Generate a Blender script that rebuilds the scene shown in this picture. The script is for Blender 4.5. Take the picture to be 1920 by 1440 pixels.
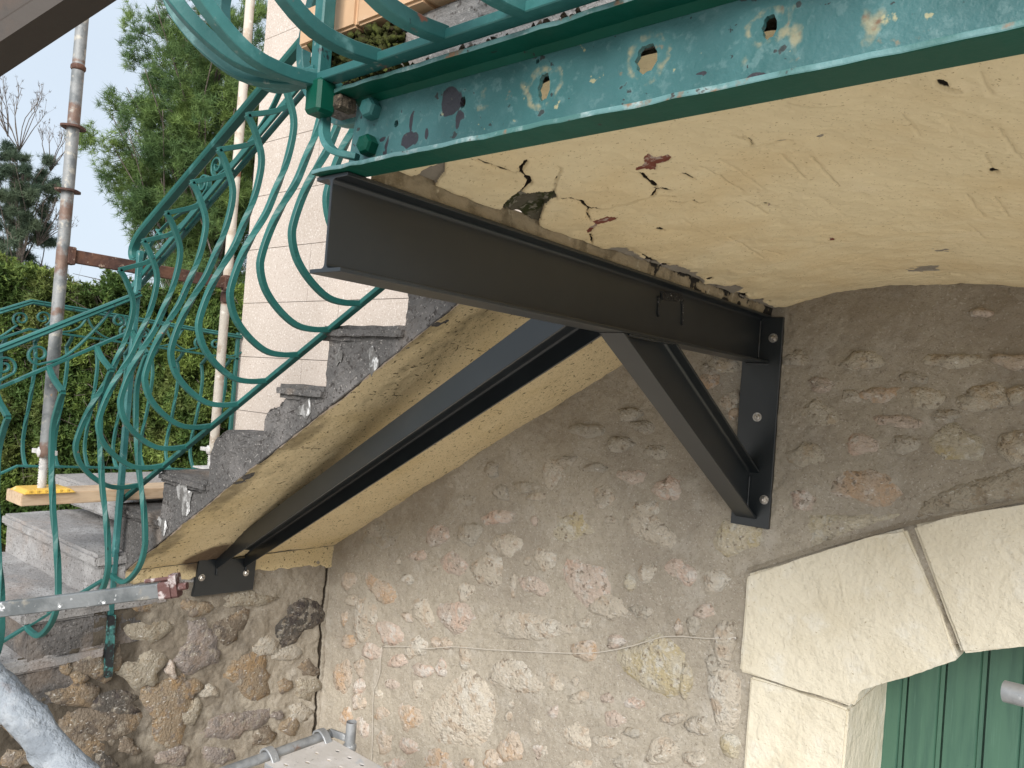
import bpy, bmesh, math, random
import numpy as np
from mathutils import Vector, Matrix
random.seed(7); RS = np.random.RandomState(11)
for o in list(bpy.data.objects): bpy.data.objects.remove(o)
SC = bpy.context.scene; COL = SC.collection
# ------------------------------------------------------------------ camera, sky, sun, exposure
CAM_F = 1440.0                                  # focal length in pixels of a 1920 px wide picture
CR = np.array([.76933, .63427, .07618]); CR /= np.linalg.norm(CR)
CF = np.array([-.63691, .77080, .01412]); CF /= np.linalg.norm(CF)
CR = CR - CF*(CR@CF); CR /= np.linalg.norm(CR); CU = np.cross(CR, CF)
CC = np.array([1.1630, -2.9074, -.1960])
cam = bpy.data.cameras.new('camera'); cam.sensor_width = 36; cam.lens = 36*CAM_F/1920
cam.clip_start = .02; cam.clip_end = 600
co = bpy.data.objects.new('camera', cam); COL.objects.link(co)
co.matrix_world = Matrix(((CR[0], CU[0], -CF[0], CC[0]), (CR[1], CU[1], -CF[1], CC[1]), (CR[2], CU[2], -CF[2], CC[2]), (0, 0, 0, 1)))
SC.camera = co
W = bpy.data.worlds.new("World"); SC.world = W; W.use_nodes = True
SUN_EL, SUN_AZ = math.radians(30), math.radians(152)        # azimuth clockwise from +Y
nt = W.node_tree; nt.nodes.clear()
wo = nt.nodes.new('ShaderNodeOutputWorld'); bg = nt.nodes.new('ShaderNodeBackground')
sky = nt.nodes.new('ShaderNodeTexSky'); sky.sky_type = 'NISHITA'; sky.sun_disc = False
sky.sun_elevation = SUN_EL; sky.sun_rotation = SUN_AZ; sky.dust_density = 3
tc = nt.nodes.new('ShaderNodeTexCoord'); cl = nt.nodes.new('ShaderNodeTexNoise'); cl.inputs['Scale'].default_value = 2.2; cl.inputs['Detail'].default_value = 5
cr = nt.nodes.new('ShaderNodeMapRange'); cr.inputs[1].default_value = .3; cr.inputs[2].default_value = .7; cr.inputs[3].default_value = .80; cr.inputs[4].default_value = .95
mx = nt.nodes.new('ShaderNodeMix'); mx.data_type = 'RGBA'
nt.links.new(tc.outputs['Generated'], cl.inputs['Vector']); nt.links.new(cl.outputs[0], cr.inputs[0]); nt.links.new(cr.outputs[0], mx.inputs[0])
nt.links.new(sky.outputs[0], mx.inputs[6]); mx.inputs[7].default_value = (5.7, 6.5, 7.4, 1)   # bright overcast layer over the blue
nt.links.new(mx.outputs[2], bg.inputs[0]); bg.inputs[1].default_value = .07
nt.links.new(bg.outputs[0], wo.inputs[0])
sl = bpy.data.lights.new('sun', 'SUN'); sl.energy = 2.85; sl.angle = math.radians(35); sl.color = (1, .97, .925)
so = bpy.data.objects.new('sun', sl); COL.objects.link(so)
sd = Vector((math.sin(SUN_AZ)*math.cos(SUN_EL), math.cos(SUN_AZ)*math.cos(SUN_EL), math.sin(SUN_EL)))
so.rotation_euler = sd.to_track_quat('Z', 'Y').to_euler(); so.location = sd*30
vs = SC.view_settings; vs.view_transform = 'Standard'; vs.look = 'None'; vs.gamma = 1; vs.use_curve_mapping = False; vs.exposure = .98

# ------------------------------------------------------------------ survey helpers: a sighted pixel to a point on a real plane
def ray(u, v): return CR*(u-960)/CAM_F - CU*(v-720)/CAM_F + CF
def on(u, v, n, d):
    n = np.array(n, float); R = ray(u, v); return CC + R*((d-n@CC)/(n@R))
def oX(u, v, X): return on(u, v, (1, 0, 0), X)
def oY(u, v, Y): return on(u, v, (0, 1, 0), Y)
def oZ(u, v, Z): return on(u, v, (0, 0, 1), Z)
# ------------------------------------------------------------------ noise
def _h(i, j, k, s):
    n = (i*374761393 + j*668265263 + k*2147483647 + s*1274126177) & 0xffffffff
    n = ((n ^ (n >> 13))*1274126177) & 0xffffffff
    return ((n ^ (n >> 16)) & 0xffff)/65535.0
def vnoise(P, s=0):
    P = np.asarray(P, float); I = np.floor(P).astype(np.int64); F = P-I; F = F*F*(3-2*F); r = 0
    for a in (0, 1):
        for b in (0, 1):
            for c in (0, 1):
                w = (F[..., 0] if a else 1-F[..., 0])*(F[..., 1] if b else 1-F[..., 1])*(F[..., 2] if c else 1-F[..., 2])
                r = r + w*_h(I[..., 0]+a, I[..., 1]+b, I[..., 2]+c, s)
    return r*2-1
def fbm(P, sc, oc=4, s=0, g=.5):
    P = np.asarray(P, float)*sc; r = 0; a = 1
    for o in range(oc): r = r + a*vnoise(P*(2.03**o)+o*17.3, s+o); a *= g
    return r
def sstep(a, b, x): t = np.clip((x-a)/(b-a), 0, 1); return t*t*(3-2*t)
def seg_dist(Q, pts):
    d = np.full(len(Q), 9.)
    for a, b in zip(pts[:-1], pts[1:]):
        a = np.array(a); b = np.array(b); e = b-a; t = np.clip(((Q-a)@e)/(e@e+1e-12), 0, 1)
        d = np.minimum(d, np.hypot(*(Q-a-t[:, None]*e).T))
    return d
def inpoly(Q, poly):
    r = np.zeros(len(Q), bool); n = len(poly)
    for i in range(n):
        x1, y1 = poly[i]; x2, y2 = poly[(i+1) % n]
        if y1 == y2: continue
        c = ((y1 > Q[:, 1]) != (y2 > Q[:, 1])) & (Q[:, 0] < (x2-x1)*(Q[:, 1]-y1)/(y2-y1)+x1); r ^= c
    return r
# ------------------------------------------------------------------ objects
def tag(o, label=None, cat=None, group=None, kind=None):
    if label: o['label'] = label
    if cat: o['category'] = cat
    if group: o['group'] = group
    if kind: o['kind'] = kind
    return o
def thing(name, label, cat, loc=(0, 0, 0), group=None):
    o = bpy.data.objects.new(name, None); COL.objects.link(o); o.location = loc; o.empty_display_size = .1
    return tag(o, label, cat, group)
def link(name, me, mat, parent=None):
    if mat is not None and not me.materials: me.materials.append(mat)
    o = bpy.data.objects.new(name, me); COL.objects.link(o)
    if parent is not None:
        o.parent = parent; p = parent; L = Vector((0, 0, 0))
        while p is not None: L += p.location; p = p.parent
        o.location = -L                       # meshes are drawn in world coordinates
    return o
def smooth(me, on_=True): me.polygons.foreach_set('use_smooth', [on_]*len(me.polygons))
def mobj(name, vs_, fs, mat, parent=None, sm=False):
    me = bpy.data.meshes.new(name); me.from_pydata([tuple(v) for v in vs_], [], fs); me.update()
    if sm: smooth(me)
    return link(name, me, mat, parent)
def tri_mesh(name, V, Fc, mat, parent=None, attrs=None, sm=False):
    V = np.asarray(V, np.float32); Fc = np.asarray(Fc, np.int32); k = Fc.shape[1]
    me = bpy.data.meshes.new(name); me.vertices.add(len(V)); me.vertices.foreach_set('co', V.ravel())
    me.loops.add(Fc.size); me.loops.foreach_set('vertex_index', Fc.ravel())
    me.polygons.add(len(Fc)); me.polygons.foreach_set('loop_start', np.arange(0, Fc.size, k, dtype=np.int32))
    me.polygons.foreach_set('loop_total', np.full(len(Fc), k, np.int32))
    me.update(calc_edges=True)
    for n, a in (attrs or {}).items():
        at = me.attributes.new(n, 'FLOAT', 'POINT'); at.data.foreach_set('value', np.asarray(a, np.float32).ravel())
    if sm: smooth(me)
    return link(name, me, mat, parent)
def grid(name, P, mat, parent=None, attrs=None, keep=None, flip=False, sm=True):
    nu, nv = P.shape[:2]; idx = np.arange(nu*nv).reshape(nu, nv)
    f = np.stack([idx[:-1, :-1], idx[1:, :-1], idx[1:, 1:], idx[:-1, 1:]], -1).reshape(-1, 4)
    if keep is not None:
        k = keep.reshape(nu, nv); kk = (k[:-1, :-1] & k[1:, :-1] & k[1:, 1:] & k[:-1, 1:]).ravel(); f = f[kk]
    if flip: f = f[:, ::-1]
    V = P.reshape(-1, 3); used = np.unique(f); mp = np.full(len(V), -1); mp[used] = np.arange(len(used))
    at = {n: np.asarray(a).ravel()[used] for n, a in (attrs or {}).items()}
    return tri_mesh(name, V[used], mp[f], mat, parent, at, sm)
def bm_obj(name, bm, mat, parent=None, sm=False, bevel=0, seg=1):
    if bevel: bmesh.ops.bevel(bm, geom=list(bm.edges), offset=bevel, segments=seg, affect='EDGES', clamp_overlap=True)
    bmesh.ops.recalc_face_normals(bm, faces=list(bm.faces))
    me = bpy.data.meshes.new(name); bm.to_mesh(me); bm.free()
    if sm: smooth(me)
    return link(name, me, mat, parent)
def box(name, x0, x1, y0, y1, z0, z1, mat, parent=None, bevel=0, seg=1, M=None):
    bm = bmesh.new(); bmesh.ops.create_cube(bm, size=1)
    for v in bm.verts: v.co = Vector(((x0+x1)/2+v.co.x*(x1-x0), (y0+y1)/2+v.co.y*(y1-y0), (z0+z1)/2+v.co.z*(z1-z0)))
    if M is not None: bmesh.ops.transform(bm, matrix=M, verts=bm.verts)
    return bm_obj(name, bm, mat, parent, bevel=bevel, seg=seg)
def rough_prism(name, poly, f0, f1, mat, parent=None, bev=.012, amp=.006, sub=4, tex=.05):
    """polygon (list of 3D points) extruded by f1-f0 vector, edges worn by bevel + displacement"""
    bm = bmesh.new(); a = [bm.verts.new(Vector(p)+Vector(f0)) for p in poly]; b = [bm.verts.new(Vector(p)+Vector(f1)) for p in poly]
    n = len(poly); bm.faces.new(a); bm.faces.new(b[::-1])
    for i in range(n): bm.faces.new((a[i], b[i], b[(i+1) % n], a[(i+1) % n])[::-1])
    o = bm_obj(name, bm, mat, parent, bevel=bev, seg=2)
    if amp:
        m = o.modifiers.new('s', 'SUBSURF'); m.subdivision_type = 'SIMPLE'; m.levels = m.render_levels = sub
        for k, (sz, am) in enumerate(((tex, amp), (tex*.3, amp*.45))):
            t = bpy.data.textures.new('clouds', 'CLOUDS'); t.noise_scale = sz; t.noise_depth = 3
            d = o.modifiers.new('d', 'DISPLACE'); d.texture = t; d.texture_coords = 'GLOBAL'; d.strength = am*2; d.mid_level = .5
    return o
def tube(name, pts, r, mat, parent=None, n=12, caps=True, wob=None):
    pts = [Vector(p) for p in pts]; bm = bmesh.new(); rings = []; ref = None
    for i, p in enumerate(pts):
        t = (pts[min(i+1, len(pts)-1)]-pts[max(i-1, 0)]).normalized()
        if ref is None: ref = t.orthogonal().normalized()
        ref = (ref-t*ref.dot(t)).normalized(); s = t.cross(ref); rr = r[i] if isinstance(r, (list, tuple)) else r
        ring = []
        for k in range(n):
            a = 2*math.pi*k/n; q = rr*(1 if wob is None else wob(i, k))
            ring.append(bm.verts.new(p+(ref*math.cos(a)+s*math.sin(a))*q))
        rings.append(ring)
    for A, B in zip(rings[:-1], rings[1:]):
        for k in range(n): bm.faces.new((A[k], A[(k+1) % n], B[(k+1) % n], B[k]))
    if caps: bm.faces.new(rings[0][::-1]); bm.faces.new(rings[-1])
    return bm_obj(name, bm, mat, parent, sm=True)
def sweep(name, pts, w, t, B, mat, parent=None, twist=None, bev=.0016, sec=None):
    """flat bar swept along pts; B = across direction (width), t in the bending plane; rounded arrises"""
    pts = [np.array(p, float) for p in pts]; B = np.array(B, float); B /= np.linalg.norm(B); V = []; n = len(pts)
    if sec is None:
        a, b, c = w/2, t/2, min(bev, t*.3)
        sec = [(a-c, -b), (a, -b+c), (a, b-c), (a-c, b), (-a+c, b), (-a, b-c), (-a, -b+c), (-a+c, -b)]
    m = len(sec)
    for i, p in enumerate(pts):
        T = pts[min(i+1, n-1)]-pts[max(i-1, 0)]; T /= np.linalg.norm(T)
        b = B-T*(B@T); b /= np.linalg.norm(b); N = np.cross(T, b)
        if twist is not None: b, N = b*math.cos(twist[i])+N*math.sin(twist[i]), -b*math.sin(twist[i])+N*math.cos(twist[i])
        V += [p+b*s+N*u for s, u in sec]
    F = []
    for i in range(n-1):
        for k in range(m): F.append((i*m+k, i*m+(k+1) % m, (i+1)*m+(k+1) % m, (i+1)*m+k))
    F += [tuple(range(m))[::-1], tuple(range((n-1)*m, n*m))]
    return mobj(name, V, F, mat, parent)
def crv(pts, n=40):
    """Catmull-Rom through points"""
    P = [np.array(p, float) for p in pts]; P = [2*P[0]-P[1]]+P+[2*P[-1]-P[-2]]; out = []; k = len(P)-3
    for i in range(n):
        t = i/(n-1)*k; j = min(int(t), k-1); u = t-j; a, b, c, d = P[j:j+4]
        out.append(.5*((2*b)+(c-a)*u+(2*a-5*b+4*c-d)*u*u+(3*b-a-3*c+d)*u**3))
    return out
def ibeam(name, A, Bp, h, b, tw, tf, up, mat, parent, r=.009, cutA=None, cutB=None, wo=0):
    A = Vector(A); Bp = Vector(Bp); d = (Bp-A).normalized(); up = Vector(up); up = (up-d*up.dot(d)).normalized(); s = d.cross(up)
    H, Bh, W2 = h/2, b/2, tw/2
    q = [(-Bh, -H), (Bh, -H), (Bh, -H+tf)]
    q += [(W2+r-r*math.sin(math.radians(k*22.5)), -H+tf+r-r*math.cos(math.radians(k*22.5))) for k in range(5)]
    q += [(W2+r-r*math.cos(math.radians(k*22.5)), H-tf-r+r*math.sin(math.radians(k*22.5))) for k in range(5)]
    q += [(Bh, H-tf), (Bh, H), (-Bh, H), (-Bh, H-tf)]
    q += [(-(W2+r-r*math.sin(math.radians(k*22.5))), H-tf-r+r*math.cos(math.radians(k*22.5))) for k in range(5)]
    q += [(-(W2+r-r*math.cos(math.radians(k*22.5))), -H+tf+r-r*math.sin(math.radians(k*22.5))) for k in range(5)]
    q += [(-Bh, -H+tf)]
    def ends(P, cut):
        o = []
        for x, z in q:
            p = P+s*(x+(wo if abs(x) < Bh-.001 else 0))+up*z
            if cut is not None:
                n, k = Vector(cut[0]), cut[1]; p = p+d*((k-n.dot(p))/n.dot(d))
            o.append(p)
        return o
    V = ends(A, cutA)+ends(Bp, cutB); n = len(q)
    F = [(i, (i+1) % n, n+(i+1) % n, n+i) for i in range(n)]+[tuple(range(n))[::-1], tuple(range(n, 2*n))]
    o = mobj(name, V, F, mat, parent)
    m = o.modifiers.new('b', 'BEVEL'); m.width = .0012; m.segments = 2; m.limit_method = 'ANGLE'; m.angle_limit = math.radians(50)
    return o
# ------------------------------------------------------------------ materials
def _n(t, k, **kw):
    n = t.nodes.new(k)
    for a, v in kw.items(): setattr(n, a, v)
    return n
def mat(name, base, layers=(), rough=.85, bump=(), metal=0, spec=.5, var=0, stretch=None, rlay=None):
    """base colour, then layers (colour, scale, lo, hi, opts) mixed in by noise or by a mesh attribute; bump list (scale, strength, distance)"""
    m = bpy.data.materials.new(name); m.use_nodes = True; t = m.node_tree; L = t.links
    P = t.nodes['Principled BSDF']; P.inputs['Roughness'].default_value = rough; P.inputs['Metallic'].default_value = metal
    P.inputs['Specular IOR Level'].default_value = spec
    g = _n(t, 'ShaderNodeNewGeometry'); pos = g.outputs['Position']
    if stretch:
        mp = _n(t, 'ShaderNodeMapping'); mp.inputs['Scale'].default_value = stretch; L.new(pos, mp.inputs[0]); pos = mp.outputs[0]
    rgb = _n(t, 'ShaderNodeRGB'); rgb.outputs[0].default_value = (*base, 1); c = rgb.outputs[0]
    oi = _n(t, 'ShaderNodeObjectInfo')
    if var:
        hv = _n(t, 'ShaderNodeHueSaturation'); mr = _n(t, 'ShaderNodeMapRange'); L.new(oi.outputs['Random'], mr.inputs[0])
        mr.inputs[3].default_value = 1-var; mr.inputs[4].default_value = 1+var; L.new(mr.outputs[0], hv.inputs['Value']); L.new(c, hv.inputs['Color']); c = hv.outputs[0]
    facs = []
    for ly in layers:
        col, scl, lo, hi = ly[:4]; op = ly[4] if len(ly) > 4 else {}
        mr = _n(t, 'ShaderNodeMapRange'); mr.interpolation_type = 'SMOOTHSTEP'; mr.inputs[1].default_value = lo; mr.inputs[2].default_value = hi
        mr.inputs[4].default_value = op.get('amt', 1)
        if op.get('attr'):
            at = _n(t, 'ShaderNodeAttribute', attribute_name=op['attr']); src = at.outputs['Fac']
            if scl:
                nz = _n(t, 'ShaderNodeTexNoise'); nz.inputs['Scale'].default_value = scl; nz.inputs['Detail'].default_value = 5; L.new(pos, nz.inputs['Vector'])
                ma = _n(t, 'ShaderNodeMath', operation='MULTIPLY_ADD'); L.new(nz.outputs[0], ma.inputs[0]); ma.inputs[1].default_value = op.get('nz', .6)
                mb = _n(t, 'ShaderNodeMath', operation='SUBTRACT'); L.new(src, mb.inputs[0]); mb.inputs[1].default_value = op.get('nz', .6)*.5; L.new(mb.outputs[0], ma.inputs[2]); src = ma.outputs[0]
        elif op.get('vor'):
            nz = _n(t, 'ShaderNodeTexVoronoi'); nz.inputs['Scale'].default_value = scl; L.new(pos, nz.inputs['Vector']); src = nz.outputs['Distance']
        else:
            nz = _n(t, 'ShaderNodeTexNoise'); nz.inputs['Scale'].default_value = scl; nz.inputs['Detail'].default_value = op.get('det', 6)
            nz.inputs['Roughness'].default_value = op.get('nr', .6); vec = pos
            if op.get('str'):
                mp = _n(t, 'ShaderNodeMapping'); mp.inputs['Scale'].default_value = op['str']; L.new(pos, mp.inputs[0]); vec = mp.outputs[0]
            if op.get('obj'):
                vm = _n(t, 'ShaderNodeVectorMath', operation='ADD'); sc = _n(t, 'ShaderNodeVectorMath', operation='SCALE'); sc.inputs[0].default_value = (37, 11, 23)
                L.new(oi.outputs['Random'], sc.inputs[3]); L.new(vec, vm.inputs[0]); L.new(sc.outputs[0], vm.inputs[1]); vec = vm.outputs[0]
            L.new(vec, nz.inputs['Vector']); src = nz.outputs[0]
        L.new(src, mr.inputs[0]); fac = mr.outputs[0]
        if op.get('mask'):
            at = _n(t, 'ShaderNodeAttribute', attribute_name=op['mask']); mm = _n(t, 'ShaderNodeMath', operation='MULTIPLY'); L.new(fac, mm.inputs[0]); L.new(at.outputs['Fac'], mm.inputs[1]); fac = mm.outputs[0]
        mxn = _n(t, 'ShaderNodeMix', data_type='RGBA'); L.new(fac, mxn.inputs[0]); L.new(c, mxn.inputs[6]); mxn.inputs[7].default_value = (*col, 1); c = mxn.outputs[2]
        facs.append(fac)
    L.new(c, P.inputs['Base Color'])
    if rlay is not None:
        mr = _n(t, 'ShaderNodeMapRange'); L.new(facs[rlay[0]], mr.inputs[0]); mr.inputs[3].default_value = rough; mr.inputs[4].default_value = rlay[1]; L.new(mr.outputs[0], P.inputs['Roughness'])
    nrm = None
    for bmp in bump:
        nz = _n(t, 'ShaderNodeTexNoise'); nz.inputs['Scale'].default_value = bmp[0]; nz.inputs['Detail'].default_value = 6; nz.inputs['Roughness'].default_value = bmp[3] if len(bmp) > 3 else .6; L.new(pos, nz.inputs['Vector'])
        b = _n(t, 'ShaderNodeBump'); b.inputs['Strength'].default_value = bmp[1]; b.inputs['Distance'].default_value = bmp[2]; L.new(nz.outputs[0], b.inputs['Height'])
        if nrm is not None: L.new(nrm, b.inputs['Normal'])
        nrm = b.outputs[0]
    if nrm is not None: L.new(nrm, P.inputs['Normal'])
    return m
MORTAR = mat('lime_mortar', (.455, .405, .33), [((.385, .34, .28), 1.6, .42, .66), ((.53, .49, .43), 7, .5, .72, dict(amt=.7)), ((.22, .185, .145), 95, .54, .68, dict(amt=.75, det=4, nr=.75)), ((.66, .62, .56), 130, .58, .70, dict(amt=.75, det=3)), ((.34, .30, .24), 30, .5, .66, dict(amt=.5)),
    ((.235, .19, .14), 9, .30, 1.0, dict(attr='stain_shade', amt=.55)), ((.075, .062, .048), 12, .35, .85, dict(attr='grime', amt=.85)), ((.05, .04, .03), 60, .4, .7, dict(attr='crack', nz=.3))], rough=.95, bump=[(60, .5, .014), (170, .9, .008, .75)], spec=.15)
def stone_m(name, base, l2, l3, dk=(.2, .16, .12)):
    return mat(name, base, [(l2, 9, .45, .60, dict(obj=1)), (l3, 18, .50, .62, dict(obj=1, amt=.9)), ((.40, .355, .29), 22, .54, .64, dict(obj=1, amt=.65)), (dk, 38, .58, .66, dict(amt=.75, obj=1)), ((.74, .72, .68), 50, .61, .68, dict(amt=.75, str=(1, 1, 2.2)))],
               rough=.85, bump=[(20, .8, .03), (80, .8, .010)], spec=.25, var=.10)
ST = dict(g=stone_m('grey_limestone', (.55, .49, .405), (.61, .57, .50), (.50, .405, .31)), p=stone_m('pink_limestone', (.55, .46, .39), (.60, .44, .35), (.62, .58, .53)),
    o=stone_m('orange_limestone', (.54, .45, .36), (.53, .365, .235), (.60, .54, .48)), y=stone_m('yellow_limestone', (.53, .475, .37), (.49, .41, .25), (.60, .57, .50)),
    b=stone_m('brown_stone', (.21, .17, .13), (.30, .22, .14), (.12, .10, .085)), r=stone_m('rust_stone', (.30, .235, .165), (.33, .225, .125), (.235, .20, .17)),
    m=stone_m('mauve_stone', (.26, .225, .205), (.31, .25, .21), (.19, .17, .16)), k=stone_m('dark_lava_stone', (.10, .09, .08), (.20, .17, .14), (.06, .05, .05)),
    w=stone_m('pale_flank_stone', (.37, .325, .255), (.43, .385, .31), (.30, .245, .175)), f=stone_m('faint_stone', (.47, .43, .365), (.52, .47, .40), (.42, .36, .28)), e=stone_m('tan_limestone', (.50, .45, .365), (.55, .50, .42), (.47, .385, .28)))
LAVA = mat('lava_stone', (.092, .088, .086), [((.165, .155, .15), 3.5, .45, .68), ((.055, .05, .048), 70, .56, .66, dict(det=3)), ((.33, .31, .29), 110, .62, .72, dict(det=2, amt=.8)), ((.24, .19, .15), 2.3, .55, .7, dict(amt=.6))], rough=.95, bump=[(45, .7, .02), (150, .6, .006)], spec=.2)
LAVA_T = mat('worn_lava_tread', (.26, .25, .245), [((.37, .36, .355), 4, .45, .65), ((.11, .10, .095), 75, .56, .68, dict(det=3)), ((.30, .235, .195), 2.3, .54, .70, dict(amt=.5)), ((.5, .48, .46), 130, .62, .72, dict(det=2, amt=.8))], rough=.95, bump=[(45, .5, .012), (150, .6, .006)], spec=.2)
EFFL = mat('white_efflorescence', (.30, .295, .29), [((.12, .115, .11), 30, .40, .54, dict(det=5, str=(1, 1, .45))), ((.66, .66, .66), 34, .56, .66, dict(str=(1, 1, .5)))], rough=.95, bump=[(60, .8, .02)], spec=.2)
PLAST = mat('cream_ceiling_paint', (.78, .66, .43), [((.71, .56, .33), 2.6, .42, .68, dict(amt=.8)), ((.84, .72, .50), 6, .55, .75, dict(amt=.6)), ((.34, .24, .12), 150, .655, .70, dict(det=2, amt=.8)), ((.42, .31, .17), 55, .64, .72, dict(det=4, amt=.55)),
    ((.27, .24, .20), 40, .45, .60, dict(attr='stone', nz=.35)), ((.10, .09, .065), 30, .42, .62, dict(attr='moss', nz=.5)), ((.035, .04, .014), 22, .46, .56, dict(mask='moss')), ((.24, .22, .18), 44, .54, .62, dict(mask='moss', amt=.8)), ((.20, .065, .045), 50, .40, .6, dict(attr='red', nz=.35)), ((.42, .33, .28), 40, .52, .6, dict(mask='redm')), ((.33, .25, .145), 25, .25, 1.1, dict(attr='groove', nz=.3, amt=.8)), ((.018, .013, .010), 40, .34, .52, dict(attr='crack', nz=.25))],
    rough=.9, bump=[(10, .35, .03), (90, .4, .006)], spec=.25)
SOFF = mat('yellow_soffit_paint', (.70, .57, .35), [((.62, .485, .26), 2.2, .42, .68, dict(amt=.8)), ((.73, .60, .37), 7, .55, .75, dict(amt=.6)), ((.10, .075, .04), 55, .635, .68, dict(det=2, amt=.9)), ((.16, .12, .07), 120, .61, .67, dict(det=3, amt=.8)),
    ((.15, .12, .07), 26, .15, 1.15, dict(attr='stain_shade', nz=.9, amt=.74)), ((.60, .50, .42), 25, .45, .60, dict(attr='edge', nz=.3)), ((.02, .015, .01), 30, .48, .62, dict(attr='crack', nz=.3)), ((.09, .055, .035), 16, .35, .9, dict(attr='burn', nz=.5, amt=.92))],
    rough=.9, bump=[(9, .35, .03), (75, .55, .008)], spec=.25)
CREAM = mat('cream_limewash', (.66, .605, .485), [((.60, .54, .415), 3, .42, .68), ((.70, .67, .59), 8, .5, .7, dict(amt=.7)), ((.36, .30, .20), 105, .69, .73, dict(det=2, amt=.8)), ((.52, .45, .32), 26, .67, .71, dict(amt=.7))], rough=.85, bump=[(11, .7, .03), (48, .7, .010)], spec=.3)
FACADE = mat('washed_aggregate_panel', (.47, .405, .355), [((.41, .35, .30), 2, .4, .65, dict(amt=.7)), ((.30, .235, .19), 75, .575, .64, dict(det=3, amt=.75)), ((.60, .545, .50), 90, .57, .64, dict(det=3))], rough=.9, bump=[(90, .4, .005)], spec=.25, var=.03)
JOINT = mat('panel_joint', (.30, .255, .22), rough=.95)
BLACK = mat('anthracite_paint', (.0085, .0125, .0155), [((.0125, .017, .0205), 5, .45, .7), ((.03, .03, .03), 45, .68, .74, dict(amt=.35))], rough=.36, bump=[(220, .06, .001)], spec=.75)
BSCUFF = mat('welded_black_scar', (.012, .012, .012), [((.30, .29, .28), 130, .60, .68, dict(det=3, amt=.8))], rough=.4, bump=[(70, .8, .01)])
BOLT = mat('zinc_bolt', (.55, .52, .48), [((.25, .22, .19), 60, .5, .7)], rough=.35, metal=.85)
TEAL = mat('teal_paint', (.011, .084, .074), [((.02, .118, .106), 2.8, .42, .66), ((.06, .19, .185), 11, .60, .72, dict(amt=.6)), ((.010, .016, .016), 26, .685, .72, dict(det=3)), ((.19, .07, .035), 15, .70, .74, dict(det=4, amt=.8))], rough=.5, bump=[(55, .18, .003)], spec=.4)
TEALW = mat('weathered_teal_paint', (.020, .115, .112), [((.05, .185, .18), 5, .44, .64), ((.17, .36, .36), 14, .58, .72, dict(amt=.6)), ((.012, .016, .018), 17, .655, .69, dict(det=4)), ((.26, .085, .05), 9, .655, .71, dict(det=5, amt=.9)), ((.30, .33, .29), 40, .64, .72, dict(amt=.6))], rough=.5, bump=[(40, .3, .004)], spec=.45)
BEAMG = mat('deep_green_beam_paint', (.003, .070, .045), [((.005, .088, .062), 4, .42, .66), ((.20, .13, .075), 22, .68, .73, dict(det=4, amt=.85)), ((.02, .02, .02), 30, .70, .73)], rough=.42, bump=[(35, .2, .004)], spec=.2)
BEAMW = mat('peeling_green_web', (.050, .150, .155), [((.028, .108, .108), 4, .40, .62, dict(amt=.8)), ((.088, .195, .20), 9, .5, .7, dict(amt=.6)), ((.16, .27, .27), 60, .54, .66, dict(amt=.35)), ((.25, .17, .09), 22, .66, .72, dict(det=5, amt=.6)), ((.02, .03, .03), 55, .68, .71, dict(det=3)), ((.33, .29, .17), 48, .42, .80, dict(attr='rust', nz=1.3, amt=.75)), ((.17, .08, .04), 70, .70, .95, dict(attr='rust', nz=1.3, amt=.9)), ((.030, .028, .036), 30, .46, .54, dict(attr='peel', nz=.5)), ((.03, .04, .04), 30, .675, .70, dict(det=3)), ((.40, .36, .20), 26, .66, .70, dict(det=4, amt=.8))], rough=.45, bump=[(30, .35, .006), (120, .2, .002)])
LIP = mat('chalked_sky_lit_lip', (.11, .225, .23), [((.05, .14, .13), 9, .45, .6), ((.33, .42, .42), 20, .52, .66), ((.20, .12, .07), 16, .58, .66, dict(det=5)), ((.04, .035, .03), 40, .62, .68)], rough=.5, bump=[(60, .4, .004)])  # front lip paler: sky light put into the colour, with chalk and rust
GALV = mat('galvanised_steel', (.36, .37, .38), [((.24, .25, .26), 12, .45, .65), ((.60, .61, .61), 26, .60, .70), ((.22, .12, .07), 7, .64, .72, dict(amt=.8))], rough=.5, metal=.45, bump=[(50, .25, .004)])
POLE = mat('stained_scaffold_tube', (.235, .24, .24), [((.14, .15, .155), 14, .45, .62), ((.36, .34, .30), 26, .54, .64), ((.15, .075, .045), 34, .50, .95, dict(attr='rust', nz=1.5, amt=.8)), ((.42, .27, .17), 30, .66, .72)], rough=.6, metal=.2, bump=[(70, .4, .004)])
POLE2 = mat('limewashed_scaffold_tube', (.50, .45, .385), [((.38, .31, .24), 16, .48, .65), ((.24, .10, .055), 22, .35, .75, dict(attr='rust', nz=.7)), ((.72, .67, .60), 30, .6, .7)], rough=.75, bump=[(70, .4, .004)])
RUST = mat('rusted_steel', (.085, .040, .028), [((.05, .024, .018), 14, .45, .65), ((.34, .25, .19), 60, .61, .68, dict(det=4)), ((.13, .06, .035), 8, .55, .7)], rough=.85, bump=[(70, .5, .006)])
CRUST = mat('cement_crusted_tube', (.25, .275, .305), [((.17, .19, .215), 14, .45, .62), ((.40, .42, .44), 10, .5, .66), ((.20, .195, .205), 42, .56, .66, dict(amt=.8))], rough=.75, bump=[(24, .7, .02), (90, .6, .008)])
RAILB = mat('dull_scaffold_bar', (.17, .18, .185), [((.10, .11, .115), 9, .45, .65), ((.30, .27, .22), 12, .56, .68, dict(amt=.7)), ((.72, .73, .74), 32, .60, .68)], rough=.5, metal=.35, bump=[(60, .35, .004)])
REDH = mat('red_coupler_with_cement', (.10, .045, .04), [((.46, .41, .40), 30, .50, .62), ((.10, .035, .03), 20, .5, .7)], rough=.7, bump=[(50, .6, .01)])
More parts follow.
